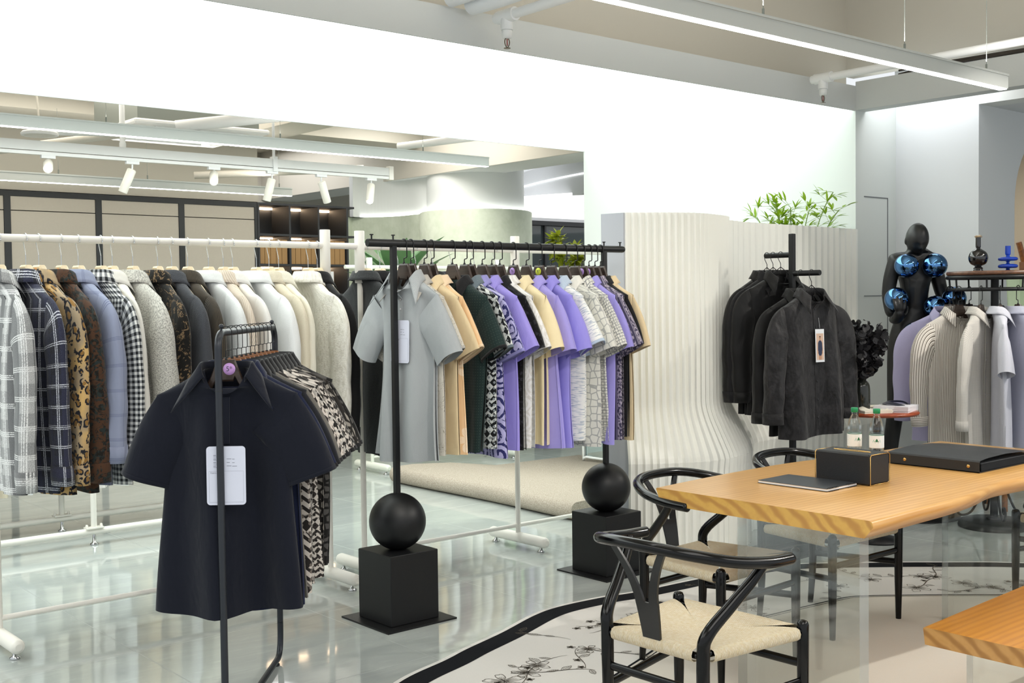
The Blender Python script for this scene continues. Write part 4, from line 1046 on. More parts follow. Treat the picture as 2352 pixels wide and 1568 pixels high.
# pale garments on the far racks, seen as reflections in the floor
far_f = [F('cream_linen', None), F('crisp_white', None), F('oat_linen', None), F('ice_white', None), F('plum_plain', col('#7d5f63')), F('soft_white', None), F('sage_plain', col('#a9c39a')), F('lilac_grey', col('#b6b2c9')), F('sand_plain', None)]
def far_row(n, x0, x1, y, zb, cyc, label, group, length):
    protos = []
    for k in range(n):
        x = x0 + (x1 - x0) * k / (n - 1)
        if k < len(cyc):
            rg = np.random.default_rng(700 + k + int(y * 10))
            t, T = garment('long_sleeved_shirt', label, 'shirt', (x, y, zb), RW, far_f[cyc[k]], rg, 'long', group, tors=dict(sh=.23, chest=.22, hem=.24, depth=.04, length=length, fold=.01, top=-.14, slope=.09), sl=.6, placket=None, collar=True, lod=.45)
            protos.append(t)
        else: dup(protos[k % len(protos)], None, (x, y, zb))
far_row(20, 5.75, 8.2, 8.47, 1.795, [0, 1, 5, 8, 1, 4, 0, 5, 2, 3, 6, 7, 1], 'pale long garment in the row on the far cream rack', 'pale garments on the far cream rack', 1.02)
far_row(22, .4, 3.6, 7.72, 1.42, [0, 2, 5, 1, 8, 2, 3], 'cream garment in the row on the far low rack', 'cream garments on the far low rack', .98)
# ---------------------------------------------------------------- navy polos on the loop rack
ax2 = (P1 - P0).normalized()
RP = RZ + PI / 2 + PI      # front of each shirt faces the viewer end of the rack
Fp = [
    (F('navy_pique', heather('#0d101a', '#151927', (900, 900)), bump=(500, .35, .001)), 'big dark navy polo with a white card at the front of the loop rack'),
    (F('navy_blue', heather('#141a30', '#1c2442', (900, 900))), 'navy blue polo directly behind the dark navy one'),
    (F('ink_black', heather('#17181c', '#22242a')), 'black polo with black cuffs behind the navy blue one'),
    (F('grey_marl', heather('#55534f', '#7a766f', (600, 600), .5, .15)), 'grey marl polo after the black one'),
    (F('geo_a', geo('#cfc6bd', '#2a2625', '#6f665f', 30, .1)), 'first cream and black geometric polo on the loop rack, after the grey marl'),
    (F('geo_b', geo('#b9b4ae', '#1d1b1b', '#d8d0c6', 40, .6)), 'second cream and black geometric polo, finer pattern'),
    (F('geo_c', geo('#8f8983', '#2b2927', '#cfc8c0', 26, .3)), 'taupe and black geometric polo in the middle of the loop rack'),
    (F('geo_d', geo('#c9c2ba', '#35302e', '#1c1a1a', 46, .8)), 'cream geometric polo with the smallest pattern'),
    (F('geo_e', geo('#6e6a66', '#201f1f', '#a8a29a', 33, .2)), 'grey geometric polo third from the back of the loop rack'),
    (F('geo_f', cells('#8d8880', '#24211f', 30, .14, .9)), 'grey polo with cracked black lines near the back of the loop rack'),
    (F('geo_g', cells('#4f4d4b', '#151414', 34, .16, .6)), 'dark grey chain patterned polo at the back of the loop rack'),
]
M_rib2 = F('black_rib', None)
for i, (fb, lab) in enumerate(Fp):
    rg = np.random.default_rng(900 + i)
    s = .105 + i * .07 + (.014 if i else 0)
    p = P0 + ax2 * s
    jit = rng0.uniform(-.05, .05) + (.03 if i == 0 else -.05)
    first = i == 0
    navy = F('navy_pique', None)
    t, T = garment('polo_shirt', lab, 'shirt', (p.x, p.y, 1.397), RP + jit, fb, rg, 'short', 'polo shirts on the loop rack', cuff=navy if first else M_rib2, collar_m=(F('navy_blue', None) if i == 1 else (navy if first else M_rib2)),
                   tors=dict(sh=.25, chest=.222, hem=.228, depth=.05 if first else .03, length=.86 + rng0.uniform(-.02, .02), fold=.026 if first else .014, top=-.125, slope=.09, dip=.085),
                   skw=dict(b0=.03, b1=.05 if first else .04, a1=.088), out=.04, sl=.295, ckw=dict(spread=132, stand=.03, fall=.045, point=.07, open_=.05), buttons=False)
    hanger(('dark brown hanger with a pink sticker in the front navy polo' if first else 'brown wooden hanger in the ' + ' '.join(lab.split()[:6])), (p.x, p.y, 1.397), RP + jit, M_darkwood if first else M_brownwood, 'wire', M_black, 'brown hangers on the loop rack',
           ('#c79ad8', '5*', .021) if first else None, top=-.095, end=-.215, half=.19, th=.016, sx=.012)
    if first:
        q = T.pt(np.array([1.5 * PI]), np.array([-.5]))[0]
        paper_tag(t, .012, q[1] - .036, -.485, .132, .2, rot=(-.02, 0, 0))
# ---------------------------------------------------------------- black shirts on the cross stand
bk1 = F('black_embossed', lambda m, uv, u, v: m.mix(m.step(m.noise(m.map(uv, (1.6, .7, 1)), 13, 3, .5, 1.2)[0], .5, .16), '#161517', '#2a292b'), rough=.5, wr=1.0, bump=(40, .5, .006))
bk2 = F('black_satin', col('#0d0d0e'), rough=.55)
for k, (y, z, fb, lab) in enumerate(((3.955, 1.632, bk1, 'black crinkled shirt with a photo tag on the lower arm of the cross stand'), (4.03, 1.632, bk2, 'plain black shirt behind the crinkled one on the lower arm'),
                                     (4.17, 1.742, bk2, 'black shirt on the upper arm next to the post'), (4.225, 1.742, F('black_rib', None), 'black shirt in the middle of the upper arm'),
                                     (4.27, 1.742, bk2, 'black shirt at the tip of the upper arm'))):
    rg = np.random.default_rng(950 + k)
    rz = (0.02, -.06, -.1, -.04, .02)[k] - .16
    t, T = garment('long_sleeved_shirt', lab, 'shirt', (5.655, y, z), rz, fb, rg, 'long', 'black shirts on the cross stand', cuff=fb, tors=dict(sh=.238, chest=.232, hem=.245, depth=.055 if k == 0 else .03, length=.82, fold=.02 if k == 0 else .012, top=-.12, slope=.08, dip=.05),
                   skw=dict(a0=.12, a1=.056, b0=.036, b1=.045), sl=.66, out=.065 if k == 0 else .05, placket='shirt', btn=M_btn_dark, ckw=dict(spread=150, stand=.04, fall=.05, point=.05, open_=.03))
    hw = MB()
    tri = [(0, 0, -.07), (.19, 0, -.2), (.2, 0, -.212), (-.2, 0, -.212), (-.19, 0, -.2), (0, 0, -.07)]
    g = thing('wire_hanger', 'thin black wire hanger in the ' + lab.replace('with a photo tag ', '').replace('behind the crinkled one ', 'second ').replace('of the cross stand', ''), 'hanger', (5.655, y, z), rz, 'wire hangers on the cross stand')
    MB().tube(tri, .0025, 8).build('shoulder_wire', M_black, g); hook_mesh('round', -.1, .0195).build('hook', M_black, g)
    if k == 0:
        q = T.pt(np.array([1.5 * PI]), np.array([-.28]))[0]
        tg = MB().box((-.036, -.0015, -.095), (.036, 0, .095), bev=.0006).build('photo_tag', M_paper, t, (.012, q[1] - .025, -.42), (-.03, 0, 0)); tg['label'] = 'white card with a photo of a man in a navy shirt'
        MB().box((-.029, -.0022, -.082), (.029, -.0016, .07)).build('photo_ground', plain('print_beige', '#d8b9a4', .6), tg)
        sk = plain('print_skin', '#b98767', .6); nv = plain('print_navy', '#27304d', .6)
        pm = MB().prism([(-.013, .022), (-.006, .03), (.006, .03), (.013, .022), (.0145, -.045), (.008, -.058), (-.008, -.058), (-.0145, -.045)], -.0028, -.0022, 'y'); pm.build('printed_shirt', nv, tg)
        MB().prism([(.006 * math.cos(a), .044 + .0085 * math.sin(a)) for a in np.linspace(0, 2 * PI, 18, endpoint=False)], -.0028, -.0022, 'y').box((-.0035, -.0028, .028), (.0035, -.0022, .038)).build('printed_face', sk, tg)
        MB().prism([(.0068 * math.cos(a), .048 + .007 * math.sin(a)) for a in np.linspace(.1, PI - .1, 12)], -.0032, -.0026, 'y').build('printed_hair', plain('print_hair', '#2a1f1b', .6), tg)
        am = MB()
        for s in (1, -1): am.prism([(s * .0125, .021), (s * .0165, .016), (s * .0185, -.03), (s * .0155, -.032), (s * .0135, -.005)][::s], -.0027, -.0021, 'y')
        am.build('printed_arm', nv, tg)
        hm = MB()
        for s in (1, -1): hm.box((min(s * .0155, s * .0185), -.0028, -.046), (max(s * .0155, s * .0185), -.0022, -.031))
        hm.box((-.01, -.0026, -.082), (-.001, -.002, -.057)).box((.001, -.0026, -.082), (.01, -.002, -.057)); hm.build('printed_limb', sk, tg)
        MB().tube([(0, .004, .16), (0, -.002, .1)], .0008, 6).build('tag_string', M_paper, tg)
# ---------------------------------------------------------------- shirts on the round rack
RS = [  # angle of the hook on the ring (deg), turn, fabric, kind, label
    (105, F('grey_blue', col('#8d93a6')), 'long', 'grey blue shirt at the mannequin side of the round rack'),
    (122, F('pale_lilac', heather('#b0acd0', '#bab6da')), 'long', 'pale lilac shirt between the grey blue and the striped ones'),
    (156, F('brown_stripe', lambda m, uv, u, v: m.mix(m.band(u, .011, .0032), m.mix(m.band(u, .011, .0016, .0055), '#e4e0da', '#b3a797'), '#6f655b')), 'long', 'white shirt with brown pinstripes on the round rack'),
    (190, F('grey_dobby', dotted('#c9c5be', '#8b8988', 150, .22)), 'long', 'grey dotted shirt with buttoned collar after the striped one'),
    (213.5, F('ice_grey', heather('#c3c4d0', '#d2d3dc')), 'short', 'pale grey short sleeved shirt on the round rack'),
    (236, F('mist_blue', heather('#b2b4c6', '#bfc1d2')), 'short', 'mist blue short sleeved shirt near the picture edge'),
    (255, F('pearl_white', heather('#d9d8dc', '#e6e5e8')), 'short', 'pearl white short sleeved shirt at the picture edge'),
    (62, F('navy_plain', None), 'long', 'navy shirt on the far side of the round rack'),
    (28, F('navy_plain', None), 'long', 'second navy shirt on the far side of the round rack, near the green cloth'),
]
for k, (deg, fb, kd, lab) in enumerate(RS):
    rg = np.random.default_rng(980 + k); a = math.radians(deg)
    p = RC + Vector((.272 * math.cos(a), .272 * math.sin(a), 1.527))
    rz = a + rng0.uniform(-.08, .08) + PI            # shoulder line points outward from the pole
    garment('long_sleeved_shirt' if kd == 'long' else 'short_sleeved_shirt', lab, 'shirt', p, rz, fb, rg, kd, 'shirts on the round rack', cuff=fb if kd == 'long' else None, tors=dict(sh=.235, chest=.225, hem=.235, depth=.035, length=.84, fold=.011, top=-.135, slope=.08),
            skw=dict(b0=.03, b1=.04) if kd == 'short' else dict(b0=.032, b1=.036), sl=.3 if kd == 'short' else .64, placket='shirt', ckw=dict(spread=150, stand=.036, fall=.045, point=.04))
    hanger('dark wooden hanger on the ring, inside the ' + ' '.join(lab.split()[:5]), p, rz, M_darkwood, 'flat', M_black, 'dark hangers on the round rack', top=-.095, end=-.222, half=.19, th=.016)
# ---------------------------------------------------------------- live edge table and bench
def pine(name, c1, c2, c3, endgrain=False, rough=.32):
    m = NT(name); o = m.obj()
    if endgrain:
        s = m.sep(o); r = m.node('ShaderNodeCombineXYZ', {0: m.math('MULTIPLY', m.math('SUBTRACT', s[1], .62), .9), 1: m.math('ADD', s[2], .16), 2: m.math('MULTIPLY', s[0], .2)}).outputs[0]
        w = m.node('ShaderNodeTexWave', {'Vector': r, 'Scale': 7.0, 'Distortion': 5.0, 'Detail': 2.5, 'Detail Scale': 1.1}, wave_type='RINGS', rings_direction='Z').outputs[1]
    else:
        w = m.node('ShaderNodeTexWave', {'Vector': m.map(o, (.16, 1, 1)), 'Scale': 11.0, 'Distortion': 3.2, 'Detail': 2.0, 'Detail Scale': 1.4}, wave_type='BANDS', bands_direction='Y').outputs[1]
    n = m.noise(m.map(o, (1, 14, 14)), 3, 4)[0]
    c = m.mix(m.math('MULTIPLY', m.step(w, .62, .45), 1.0 if endgrain else .7), c1, c2); c = m.mix(m.math('MULTIPLY', m.step(n, .58, .2), .35), c, c3)
    m.set(Base_Color=c, Roughness=rough); m.b.inputs['Coat Weight'].default_value = .35; m.b.inputs['Coat Roughness'].default_value = .2
    return m.m
M_pine = pine('pine_top', '#e4b26c', '#d29a54', '#c58d49')
M_pine_end = pine('pine_end_grain', '#d8a955', '#b98642', '#c08a40', True)
M_pine2 = pine('orange_pine_top', '#d08c2a', '#ba761a', '#a96a18')
M_pine2_end = pine('orange_pine_end', '#bd8c4c', '#97672d', '#a7752f', True)
def glassy(name, col='#ffffff', tint=.0, ior=1.49, gl=1.0):
    """clear acrylic or glass without refraction: see-through plus a Fresnel reflection"""
    m = NT(name); n = m.n; n.remove(m.b)
    tr = m.node('ShaderNodeBsdfTransparent', {0: col}); gs = m.node('ShaderNodeBsdfGlossy', {0: '#ffffff', 1: .06})
    fr = m.node('ShaderNodeFresnel', {0: ior})
    f = m.math('ADD', m.math('MULTIPLY', fr, gl), tint)
    mx = m.node('ShaderNodeMixShader', {0: f, 1: tr, 2: gs})
    m.l.new(mx.outputs[0], m.out.inputs[0]); return m.m
M_acr = glassy('clear_acrylic', '#f7faf9', .035)
def acr_edge():
    m = NT('acrylic_edge'); n = m.n
    m.set(Base_Color='#f4fafa', Roughness=.05); m.b.inputs['Transmission Weight'].default_value = .45; m.b.inputs['IOR'].default_value = 1.49
    n2 = m.node('ShaderNodeBsdfTransparent', {0: '#fafdfd'})
    mx = m.node('ShaderNodeMixShader', {0: .4, 1: n2, 2: m.b.outputs[0]}); m.l.new(mx.outputs[0], m.out.inputs[0]); return m.m
M_acr_e = acr_edge()
def slab(name, lab, cat, o, back, front, th, bevy, mt, me, legs, sx=1):
    """live-edge slab: BACK and FRONT are lists of x, y along the two long edges (local)"""
    t = thing(name, lab, cat, (o[0], o[1], 0))
    z1 = o[2]; z0 = z1 - th
    fb = [Vector((x, y, 0)) for x, y in front]; bb = [Vector((x, y, 0)) for x, y in back]
    f = spline(fb, 8); b = spline(bb, 8); n = 64; xs = np.linspace(f[0].x, f[-1].x, n)
    f = [Vector((x, y, 0)) for x, y in zip(xs, np.interp(xs, [p.x for p in f], [p.y for p in f]))]; b = [Vector((x, y, 0)) for x, y in zip(xs, np.interp(xs, [p.x for p in b], [p.y for p in b]))]
    rows = []
    for i in range(n):
        F_, B_ = f[i], b[i]
        rows.append([(B_.x, B_.y - bevy * .8, z0), (B_.x, B_.y - bevy * .25, z1 - .02), (B_.x, B_.y, z1 - .004), (B_.x, B_.y - .005, z1), (F_.x, F_.y + .012, z1), (F_.x, F_.y + .002, z1 - .004), (F_.x, F_.y - .004, z1 - .02), (F_.x, F_.y + bevy, z0)])
    g = np.array(rows)
    m = MB().grid(g[:, ::-1], closed=True)
    # end faces carry end grain
    m.add(g[0], [tuple(range(8))], False, mi=1); m.add(g[-1], [tuple(range(7, -1, -1))], False, mi=1)
    top = m.build('slab', [mt, me], t)
    for (x, ya, yb, w) in legs:
        l = MB().box((x - w / 2, ya, .002), (x + w / 2, yb, z0 - .001))
        # narrow edges get the edge material
        for i, fc in enumerate(((3, 2, 1, 0), (4, 5, 6, 7), (0, 1, 5, 4), (1, 2, 6, 5), (2, 3, 7, 6), (3, 0, 4, 7))): l.mi[i] = 1 if i in (2, 4) else 0
        l.build('acrylic_leg', [M_acr, M_acr_e], t)
    return t
slab('live_edge_table', 'golden pine live edge table on clear acrylic legs', 'table', (3.37, 2.6, .75),
     [(0, .485), (.4, .52), (.9, .53), (1.5, .47), (2.1, .46)],
     [(0, -.479), (.3, -.468), (.6, -.457), (.82, -.43), (1.02, -.39), (1.23, -.395), (1.6, -.42), (2.1, -.40)], .062, .03, M_pine, M_pine_end,
     [(.075, -.4, .12, .055), (1.55, -.36, .12, .055)])
slab('live_edge_bench', 'orange pine bench on clear acrylic legs in the front corner', 'bench', (3.325, 1.7, .45),
     [(0, .212), (.5, .235), (1.0, .25), (1.6, .22)], [(0, -.21), (.5, -.2), (1.0, -.2), (1.6, -.2)], .055, .008, M_pine2, M_pine2_end,
     [(.12, -.16, .12, .04), (1.45, -.16, .12, .04)])
# ---------------------------------------------------------------- wishbone chairs (front faces local +y)
def cord_mat():
    m = NT('paper_cord'); o = m.obj(); uv = m.uv(); s = m.sep(uv)
    w = m.math('SINE', m.math('MULTIPLY', s[0], 2 * PI / .0052))
    n = m.noise(o, 90, 2)[0]
    c = m.mix(m.step(w, -.35, .5), '#b5a280', m.mix(m.step(n, .5, .2), '#ead9b6', '#f6ecd6')); m.set(Base_Color=c, Roughness=.75)
    m.put(m.b.inputs['Normal'], m.bump(w, .6, .0022)); return m.m
M_cord = cord_mat()
def chair(label, loc, rz):
    t = thing('wishbone_chair', label, 'chair', loc, rz, 'wishbone chairs round the table')
    fl, rl = .255, .195       # half widths of front and rear legs
    yf, yr = .215, -.215
    for s in (-1, 1):
        MB().tube([(s * fl, yf, 0), (s * fl, yf, .2), (s * fl, yf, .40), (s * fl, yf, .452), (s * fl, yf, .462), (s * fl, yf, .466)], [.0125, .018, .0195, .0195, .015, .006], 18).build('front_leg', M_blackgloss, t)
        pts = spline([(s * rl, yr - .015, 0), (s * rl, yr, .2), (s * rl, yr, .42), (s * (rl + .008), yr + .01, .49), (s * (rl + .035), yr + .09, .57), (s * (rl + .062), yr + .16, .64), (s * (rl + .078), yr + .2, .69)], 5)
        MB().tube(pts, [.0125 + .008 * min(i / 8, 1) - .005 * max(0, (i - 15) / 15) for i in range(len(pts))], 18).build('rear_leg', M_blackgloss, t)
    hw = .292
    rail = spline([(-hw - .004, .09, .690), (-hw, -.02, .695), (-hw + .03, -.15, .712), (-.19, -.25, .735), (-.08, -.293, .748), (.08, -.293, .748), (.19, -.25, .735), (hw - .03, -.15, .712), (hw, -.02, .695), (hw + .004, .09, .690)], 8)
    N = len(rail)
    MB().tube([rail[0] + Vector((0, .004, 0))] + rail + [rail[-1] + Vector((0, .004, 0))], [.014] + [.0195] * N + [.014], 20, sq=(.95, 1.05)).build('arm_rail', M_blackgloss, t)
    # wishbone splat: flat plate that forks
    sp = MB()
    def strip(pts, ws, th=.009):
        rows = []
        for (x, y, z), w in zip(pts, ws): rows.append([(x - w, y - th / 2, z), (x + w, y - th / 2, z), (x + w, y + th / 2, z), (x - w, y + th / 2, z)])
        k = len(rows); sp.grid(np.array(rows), closed=True, smooth=False)
        sp.add(rows[0], [(3, 2, 1, 0)], False); sp.add(rows[-1], [(0, 1, 2, 3)], False)
    yz = lambda z: -.218 - .072 * ((z - .43) / .315) ** 1.2 if z > .43 else -.218
    zz = np.linspace(.425, .56, 8); strip([(0, yz(z), z) for z in zz], [.033 + .012 * (z - .425) / .135 for z in zz])
    for s in (-1, 1):
        zz = np.linspace(.55, .738, 12); f = (zz - .55) / .188
        strip([(s * (.027 + .075 * k ** 1.7), yz(z), z) for z, k in zip(zz, f)], [.0175 - .004 * k for k in f])
    sp.build('wishbone_splat', plain('black_lacquer_matt', '#0c0c0e', .35, coat=.2), t)
    # rails under the cord and stretchers
    st = MB
    for s in (-1, 1): MB().tube([(s * fl, yf, .27), (s * rl, yr, .25)], .011, 12, sq=(1.3, .75)).build('side_stretcher', M_blackgloss, t)
    MB().tube([(-fl, yf, .325), (fl, yf, .325)], .011, 12, sq=(1.3, .75)).build('front_stretcher', M_blackgloss, t)
    MB().tube([(-rl, yr, .315), (rl, yr, .315)], .011, 12, sq=(1.3, .75)).build('rear_stretcher', M_blackgloss, t)
    for a, b in (((-fl, yf, .425), (fl, yf, .425)), ((-rl, yr, .425), (rl, yr, .425)), ((-fl, yf, .432), (-rl, yr, .432)), ((fl, yf, .432), (rl, yr, .432))): MB().tube([a, b], .0105, 12).build('seat_rail', M_blackgloss, t)
    # woven seat: four triangles sinking to the middle, cord wrapped over the rails
    A, B_, C_, D = Vector((-fl, yf, .44)), Vector((fl, yf, .44)), Vector((rl, yr, .44)), Vector((-rl, yr, .44))
    ce = Vector((0, .01, .424)); m = MB(); K = 14
    for k, (p, q) in enumerate(((A, B_), (B_, C_), (C_, D), (D, A))):
        ctr = (p + q) / 2; out = (ctr - ce); out.z = 0; out.normalize(); along = (q - p).normalized(); w = (q - p).length
        rows = []; uvs = []
        # from under the rail, round it, then in to the middle
        wrap = [(-.012, -.034), (.006, -.034), (.0155, -.026), (.018, -.012), (.012, .0015), (0, .006)]
        inset = .03
        for (o_, dz) in wrap:
            rows.append([p.lerp(q, inset / w + (1 - 2 * inset / w) * j / K) + out * o_ + Vector((0, 0, dz)) for j in range(K + 1)]); uvs.append([((w * j / K), o_) for j in range(K + 1)])
        for i in range(1, 15):
            f = i / 14
            a = p.lerp(ce, f) + along * inset * (1 - f) ** 5; b = q.lerp(ce, f) - along * inset * (1 - f) ** 5
            zz = .006 * (1 - f) + .012 * math.sin(PI * f) * .4
            rows.append([a.lerp(b, j / K) + Vector((0, 0, zz)) for j in range(K + 1)]); uvs.append([((a.lerp(b, j / K) - p).dot(along), .05) for j in range(K + 1)])
        m.grid(np.array([[tuple(v) for v in r] for r in rows]), np.array(uvs))
    m.build('woven_seat', M_cord, t)
    return t
c0 = chair('black wishbone chair at the head of the table, closest to the viewer', (2.845, 2.43, 0), -PI / 2 + .03)
dup(c0, 'black wishbone chair tucked under the table beside the second ball stand', (3.67, 3.035, 0), PI + .05)
dup(c0, 'black wishbone chair tucked under the table in front of the cross stand', (4.525, 3.09, 0), PI - .02)
dup(c0, 'black wishbone chair at the far head of the table beside the round rack', (5.62, 2.37, 0), PI / 2)
# ---------------------------------------------------------------- rug
def cloth_flat(name, c1, c2):
    m = NT(name); o = m.obj(); m.set(Base_Color=m.mix(m.noise(o, 300, 2)[0], c1, c2), Roughness=.9); m.b.inputs['Specular IOR Level'].default_value = .15
    m.put(m.b.inputs['Normal'], m.bump(m.noise(o, 400, 2)[0], .3, .001)); return m.m
M_rug = cloth_flat('rug_linen', '#dedcd8', '#e6e4e0'); M_rug2 = cloth_flat('rug_cream', '#e2ddd2', '#ebe6db'); M_rugb = cloth_flat('rug_black', '#101216', '#1b1d22')
out_pts = [(2.05, 3.35), (2.28, 3.56), (2.58, 3.735), (2.85, 3.82), (3.01, 3.88), (3.28, 3.965), (3.57, 4.075), (3.77, 4.11), (4.05, 4.09), (4.26, 4.045), (4.75, 4.0), (5.27, 3.9), (5.74, 3.54), (5.97, 3.33), (6.23, 3.07), (6.55, 2.6), (6.5, 1.9), (6.1, 1.3), (5.4, .9), (4.6, .85), (3.8, 1.05), (3.0, .95), (2.3, 1.1), (1.8, 1.6), (1.75, 2.3), (1.85, 2.9)]
RP_ = [Vector((x, y, 0)) for x, y in [(p.x, p.y) for p in spline([(x, y, 0) for x, y in out_pts], 8, True)]]
def offs(P, d):
    n = len(P); o = []
    for i in range(n):
        t = (P[(i + 2) % n] - P[(i - 2) % n]).normalized(); o.append(P[i] + Vector((t.y, -t.x, 0)) * d)
    return o
def sm(P, k):
    for _ in range(k): P = [(P[i - 1] + P[i] * 2 + P[(i + 1) % len(P)]) / 4 for i in range(len(P))]
    return P
rug = thing('rug', 'large cream rug with flower drawings and a black border under the table', 'rug', (4, 2.5, 0)); ro = Vector((4, 2.5, 0))
R0 = RP_; R1 = offs(R0, .022); R2 = sm(offs(R0, .13), 3); R3 = sm(offs(R0, .72), 14); R4 = offs(R3, .012); R5 = offs(R4, .012); R6 = offs(R5, .006)
def ringm(name, a, b, z, m):
    g = np.array([[tuple(p - ro + Vector((0, 0, z))) for p in L_ + L_[:1]] for L_ in (a, b)]); return MB().grid(g, smooth=False).build(name, m, rug)
poly = [tuple((p - ro).xy) for p in R0]
MB().prism(poly, .0008, .005).build('field', M_rug, rug)
ringm('border', R1, R2, .0056, M_rugb)
MB().add([tuple(p - ro + Vector((0, 0, .0056))) for p in R4], [tuple(range(len(R4)))], False).build('inner_field', M_rug2, rug)
ringm('inner_line', R3, R4, .0062, M_rugb); ringm('inner_line', R5, R6, .0062, M_rugb)
rp = random.Random(11); pm = MB(); Z = .0064
def ink(pts, w):
    P = [Vector((x, y, Z)) for x, y in pts]; rows = []
    for i, p in enumerate(P):
        t = (P[min(i + 1, len(P) - 1)] - P[max(i - 1, 0)]); t = t.normalized() if t.length > 1e-9 else Vector((1, 0, 0)); n = Vector((-t.y, t.x, 0)); f = w * (.4 + .6 * math.sin(PI * (i + .5) / len(P)))
        rows.append([tuple(p - n * f), tuple(p + n * f)])
    pm.grid(np.array(rows), smooth=False)
def flower(c, r, a0):
    for k in range(5):
        a = a0 + k * 2 * PI / 5; L_ = r * rp.uniform(.85, 1.15); pts = []
        for i in range(15):
            u = -1 + 2 * i / 14; rad = L_ * (1 - abs(u) ** 2.4 * .75) * (1 + .06 * math.sin(9 * u + k)); an = a + u * .52
            pts.append((c[0] + rad * math.cos(an) * .95, c[1] + rad * math.sin(an)))
        ink([c] + pts + [c], .0016)
        for j in range(5):
            an = a + (j - 2) * .16; ink([(c[0] + L_ * f * math.cos(an), c[1] + L_ * f * math.sin(an)) for f in (.12, .35, .62)], .0009)
    for k in range(9):
        a = rp.uniform(0, 6.28); ink([(c[0], c[1]), (c[0] + r * .3 * math.cos(a), c[1] + r * .3 * math.sin(a))], .0012)
def leafy(p, a, L_):
    q = [(p[0] + L_ * f * math.cos(a) - s_ * L_ * .2 * math.sin(PI * f) * math.sin(a), p[1] + L_ * f * math.sin(a) + s_ * L_ * .2 * math.sin(PI * f) * math.cos(a)) for s_ in (1, -1) for f in np.linspace(0, 1, 8)]
    ink(q[:8], .0013); ink(q[8:], .0013); ink([p, (p[0] + L_ * math.cos(a), p[1] + L_ * math.sin(a))], .001)
    for f in (.25, .4, .55, .7):
        b = (p[0] + L_ * f * math.cos(a), p[1] + L_ * f * math.sin(a))
        for s_ in (1, -1): ink([b, (b[0] + L_ * .2 * math.cos(a + s_ * .8), b[1] + L_ * .2 * math.sin(a + s_ * .8))], .0007)
nR = len(R0); i = 0
while i < nR:
    j = i % nR; u = rp.uniform(.36, .8); c = R2[j].lerp(R3[j], u) - ro; a = rp.uniform(0, 6.28)
    kind = rp.random()
    br = bez([(c.x, c.y, 0), (c.x + .1 * math.cos(a), c.y + .1 * math.sin(a), 0), (c.x + .2 * math.cos(a + .6), c.y + .2 * math.sin(a + .6), 0), (c.x + .28 * math.cos(a + .3), c.y + .28 * math.sin(a + .3), 0)], 14)
    br = [(p.x, p.y) for p in br]; ink(br, .0028 if kind > .5 else .0018)
    if kind > .25: flower((c.x, c.y), rp.uniform(.055, .085), rp.uniform(0, 6.28))
    for p in br[4::3]:
        if rp.random() < .75: leafy(p, a + rp.choice((-1, 1)) * rp.uniform(.5, 1.2), rp.uniform(.04, .075))
        else: ink([p, (p[0] + .03 * math.cos(a + 1), p[1] + .03 * math.sin(a + 1))], .001); flower((p[0] + .035 * math.cos(a + 1), p[1] + .035 * math.sin(a + 1)), .018, a)
    i += rp.choice((2, 3, 4))
pm.build('flower_print', plain('rug_ink', '#5d564c', .9), rug)
# ---------------------------------------------------------------- things on the table
zt = .7512
M_leather = plain('black_leather', '#17181b', .5, bump=(260, .4, .0008))
def bottle(label, loc, rz):
    t = thing('water_bottle', label, 'bottle', loc, rz, 'water bottles on the table')
    prof = [(.0001, .003), (.024, 0), (.0305, .004), (.032, .012), (.032, .05), (.0305, .055), (.032, .06), (.032, .118), (.030, .13), (.0315, .142), (.0295, .158), (.024, .178), (.0165, .196), (.0125, .203), (.0125, .212), (.0125, .224)]
    MB().lathe([(p.x, p.z) for p in spline([(r, 0, z) for r, z in prof], 3)], 40).build('body', glassy('clear_plastic', '#f8fbfb', .03, 1.4, .6), t)
    MB().lathe([(.0129, .212), (.0158, .213), (.0160, .231), (.0148, .234), (.0001, .234)], 32, cap=False).build('cap', plain('green_cap', '#1f8f5a', .35), t)
    MB().lathe([(.0326, .058), (.0327, .06), (.0327, .112), (.0326, .114)], 40, cap=False).build('label', plain('bottle_label', '#f1f3f1', .45), t)
    R = .0331
    def lp(pts, m, nm):
        mm = MB(); mm.add([(R * math.sin(x / R), -R * math.cos(x / R), z) for x, z in pts], [tuple(range(len(pts)))], False); o = mm.build(nm, m, t); return o
    g = plain('label_green', '#1c7a4a', .4); tl = plain('label_teal', '#7fc9b4', .5)
    lp([(-.011, .086), (0, .086), (.0, .101)], g, 'label_mountain'); lp([(0, .086), (.011, .086), (0, .101)], plain('label_dark_green', '#0f5c36', .4), 'label_mountain')
    for x, z in ((-.017, .086), (-.0145, .09), (.016, .087), (.0145, .093), (-.013, .094)): lp([(x - .002, z), (x, z - .0016), (x + .002, z), (x, z + .003)], tl, 'label_leaf')
    lp([(-.008, .08), (.008, .08), (.007, .084), (-.007, .084)], plain('label_grey', '#b9c4c0', .5), 'label_base')
    tx = MB()
    for k in range(7):
        z = .105 - .006 * k
        for x0, x1 in ((-.062, -.05 + .003 * (k % 3)),): tx.add([(R * math.sin(x / R), -R * math.cos(x / R), zz) for x, zz in ((x0, z), (x1, z), (x1, z + .0014), (x0, z + .0014))], [(0, 1, 2, 3)], False)
    tx.build('label_writing', plain('label_ink', '#b4b9b8', .6), t)
    MB().lathe([(.0325, .1145), (.0329, .1155), (.0325, .1165)], 40, cap=False).build('label_stripe', g, t)
    return t
b0 = bottle('clear water bottle with green cap, the one farther along beside the cross stand side', (4.62, 3.0, zt), -.4)
b0['label'] = 'clear water bottle with green cap whose label is partly hidden by its twin'
